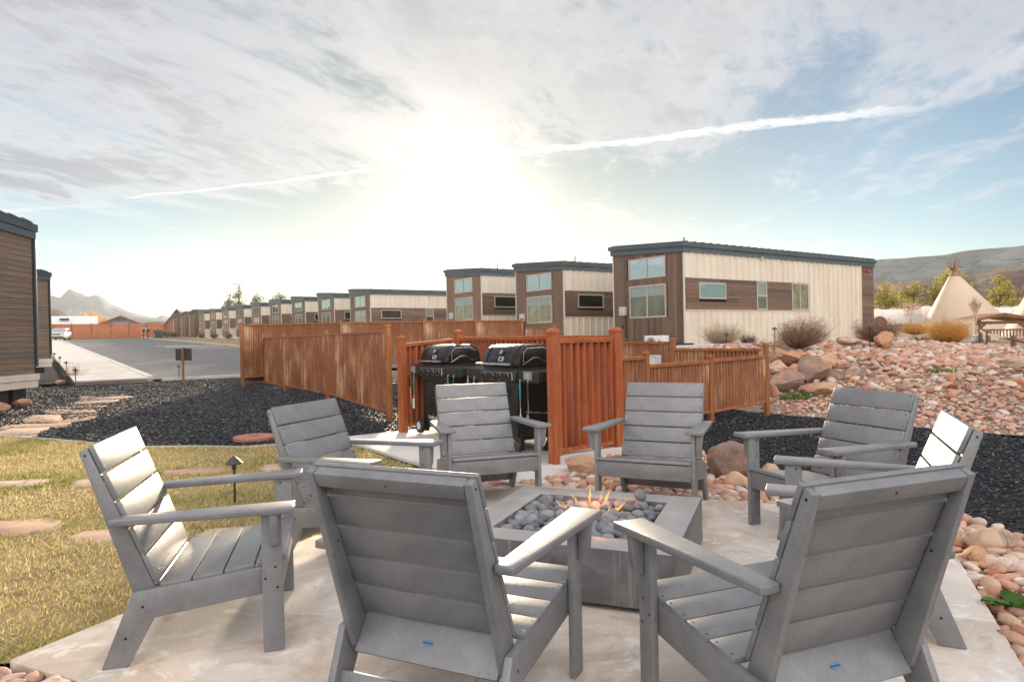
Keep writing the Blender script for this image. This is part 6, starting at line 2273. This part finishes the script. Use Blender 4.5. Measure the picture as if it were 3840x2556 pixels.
pv = thing('pavilion', 'low timber roofed shelter in front of the tall teepee', 'shelter', (*pxp(35.2, 40)[:2], .2), R(-8))
MB().prism([(-1.3, 1.30), (-.1, 1.52), (1.3, 1.30), (1.3, 1.42), (0, 1.68), (-1.3, 1.42)], -1.2, 1.2, axis=1).obj('roof', 'timber', pv)
for x in (-1.0, 1.0):
    MB().box(x - .07, x + .07, -1.0, -.86, -.3, 1.35).obj('post', 'timber', pv)
    MB().tube([(x, -.93, .95), (x * .6, -.93, 1.28)], .05, 6).obj('brace', 'timber', pv)
MB().box(-1.15, 1.15, -1.02, -.88, 1.16, 1.30).obj('beam', 'timber', pv)
for k in range(14):
    MB().box(-.95 + k * .14, -.89 + k * .14, -.95, -.90, .55, .88).obj('slat', 'timber', pv)
MB().box(-1.1, 1.1, -.98, -.88, .86, .93).obj('handrail', 'timber', pv)
MB().box(-1.1, 1.1, -.98, -.88, .1, .5).obj('plinth', 'boulder_tan', pv)

srf = thing('split_rail_fence', 'weathered split rail fence at the crest in front of the right teepee', 'fence', (0, 0, 0))
pp = [(18.9, 27.4, 1.0), (17.1, 24.4, .88), (15.65, 21.2, .74), (14.6, 18.6, .58)]
for (x, y, t_) in pp:
    z = g1z(x, y)
    MB().box(-.06, .06, -.055, .055, 0, 1).xf(Matrix.Diagonal((1, 1, t_ + .22 - z + .1, 1))).obj('post', 'grey_timber', srf, loc=(x, y, z - .1), rotz=.4)
for (a, b_) in zip(pp[:-1], pp[1:]):
    for dz in (.10, -.22):
        MB().tube([(a[0], a[1], a[2] + dz), ((a[0] + b_[0]) / 2, (a[1] + b_[1]) / 2, (a[2] + b_[2]) / 2 + dz - .02), (b_[0], b_[1], b_[2] + dz)], .045, 6).obj('rail', 'grey_timber', srf)


# ------------------------------------------------------------------ hills and mountains
def ridge(name, prof, d0, d1, mat, seed, amp, rough_sc, n_az=320, n_r=41, az_pad=0.0, steep=1.0):
    az_ = np.array([p_[0] for p_ in prof]); te = np.array([p_[1] for p_ in prof])
    A = np.linspace(az_[0], az_[-1], n_az)
    T_ = np.interp(A, az_, te)
    rr_ = np.linspace(0, 1, n_r)
    AA, RR_ = np.meshgrid(np.radians(A), rr_)
    dpk = d0 + (d1 - d0) * .55
    D_ = d0 + (d1 - d0) * RR_
    prof_r = np.where(RR_ < .55, ss(RR_, -.02, .55) ** steep, 1 - ss(RR_, .55, 1.1))
    Hp = T_[None] * dpk
    X = np.sin(AA) * D_; Y = np.cos(AA) * D_
    nz = fbm(X + 5000, Y + 5000, rough_sc, 6, seed, .55) - .5
    rid = np.abs(fbm(X + 900, Y + 300, rough_sc * .6, 4, seed + 9) - .5) * 2
    e_ = prof_r * Hp + CAM_H + (nz * amp * 2 - rid * amp) * (1 - np.exp(-((RR_ - .55) / .12) ** 2) * .85) * np.minimum(1, prof_r * 3) * (Hp > 2)
    Z = np.where(RR_ < .02, -2, e_)
    struct(name, grid_mesh(name, X, Y, Z, mat))


MTN = [(-52, .03), (-44, .045), (-36.37, 0.0419), (-35.48, 0.0531), (-34.72, 0.0614), (-34.01, 0.0606), (-33.61, 0.0574), (-33.16, 0.0661), (-32.96, 0.0691), (-32.61, 0.0656), (-32.21, 0.0631), (-31.9, 0.0595), (-31.53, 0.0619), (-31.21, 0.0617), (-30.83, 0.0577), (-30.51, 0.0513), (-30.09, 0.0483), (-29.42, 0.0419), (-28.74, 0.0378), (-28.05, 0.035), (-27.61, 0.0332), (-27.29, 0.0366), (-26.95, 0.0363), (-26.54, 0.0327), (-25.55, 0.0298), (-21.79, 0.0237), (-15.76, 0.0147), (-12, .008)]
MID = [(-50, .03), (-36.96, 0.034), (-34.75, 0.0356), (-33.04, 0.0365), (-31.92, 0.0358), (-30.28, 0.0348), (-28.75, 0.0343), (-27.88, 0.0322), (-26.64, 0.0306), (-23.7, 0.0252), (-19.83, 0.0159), (-10, .01), (2, .012)]
TAN = [(-50, .045), (-36.94, 0.0528), (-35.19, 0.0468), (-34.03, 0.0447), (-33.58, 0.0431), (-33.04, 0.0355), (-32.41, 0.0306), (-31.77, 0.0265), (-30.46, 0.0229), (-28.75, 0.0278), (-27.35, 0.0293), (-26.28, 0.0257), (-23.71, 0.0151), (-18, .008)]
MESA = [(-6, .02), (-0.4, 0.0300), (8.56, 0.050), (17.11, 0.0762), (23.06, 0.0856), (28.49, 0.0896), (30.2, 0.0888), (32.5, 0.089), (33.89, 0.0923), (35.48, 0.093), (37.08, 0.0932), (39.3, 0.0925), (43.11, 0.0875), (47.54, 0.0721), (60, .05)]
FOOT = [(-2, .01), (8.53, 0.025), (17.08, 0.0462), (23.03, 0.0549), (28.4, 0.0584), (31.34, 0.0608), (33.3, 0.0627), (34.39, 0.0627), (35.0, 0.0678), (35.62, 0.0695), (37.06, 0.0689), (39.28, 0.0688), (44.27, 0.0586), (48.53, 0.0417), (60, .03)]
ridge('mountain', MTN, 820, 1080, 'farrock', 1, 9, .012)
ridge('far_ridge', MID, 520, 700, 'farrock', 2, 3, .015)
ridge('tan_hill', TAN, 210, 330, 'foothill', 3, 1.2, .03)
ridge('mesa', MESA, 520, 760, 'mesa', 4, 7, .014, 320, 41)
ridge('foothill', FOOT, 170, 330, 'foothill', 5, 1.6, .03, 320, 41)
# ------------------------------------------------------------------ the air itself
hz = MB().box(-1330, 1330, -340, 1330, -4, 84).obj('haze')
hm = bpy.data.materials.new('haze'); hm.use_nodes = True
ht = NT(hm.node_tree)
pvn = ht.n('ShaderNodeVolumePrincipled')
pvn.inputs['Color'].default_value = (.80, .90, 1.0, 1)
pvn.inputs['Density'].default_value = .00024
pvn.inputs['Anisotropy'].default_value = .55
ho = ht.n('ShaderNodeOutputMaterial')
ht.t.links.new(pvn.outputs[0], ho.inputs['Volume'])
hz.data.materials.append(hm)
tag(hz, 'thin pale air haze over the whole site', 'haze', kind='stuff')
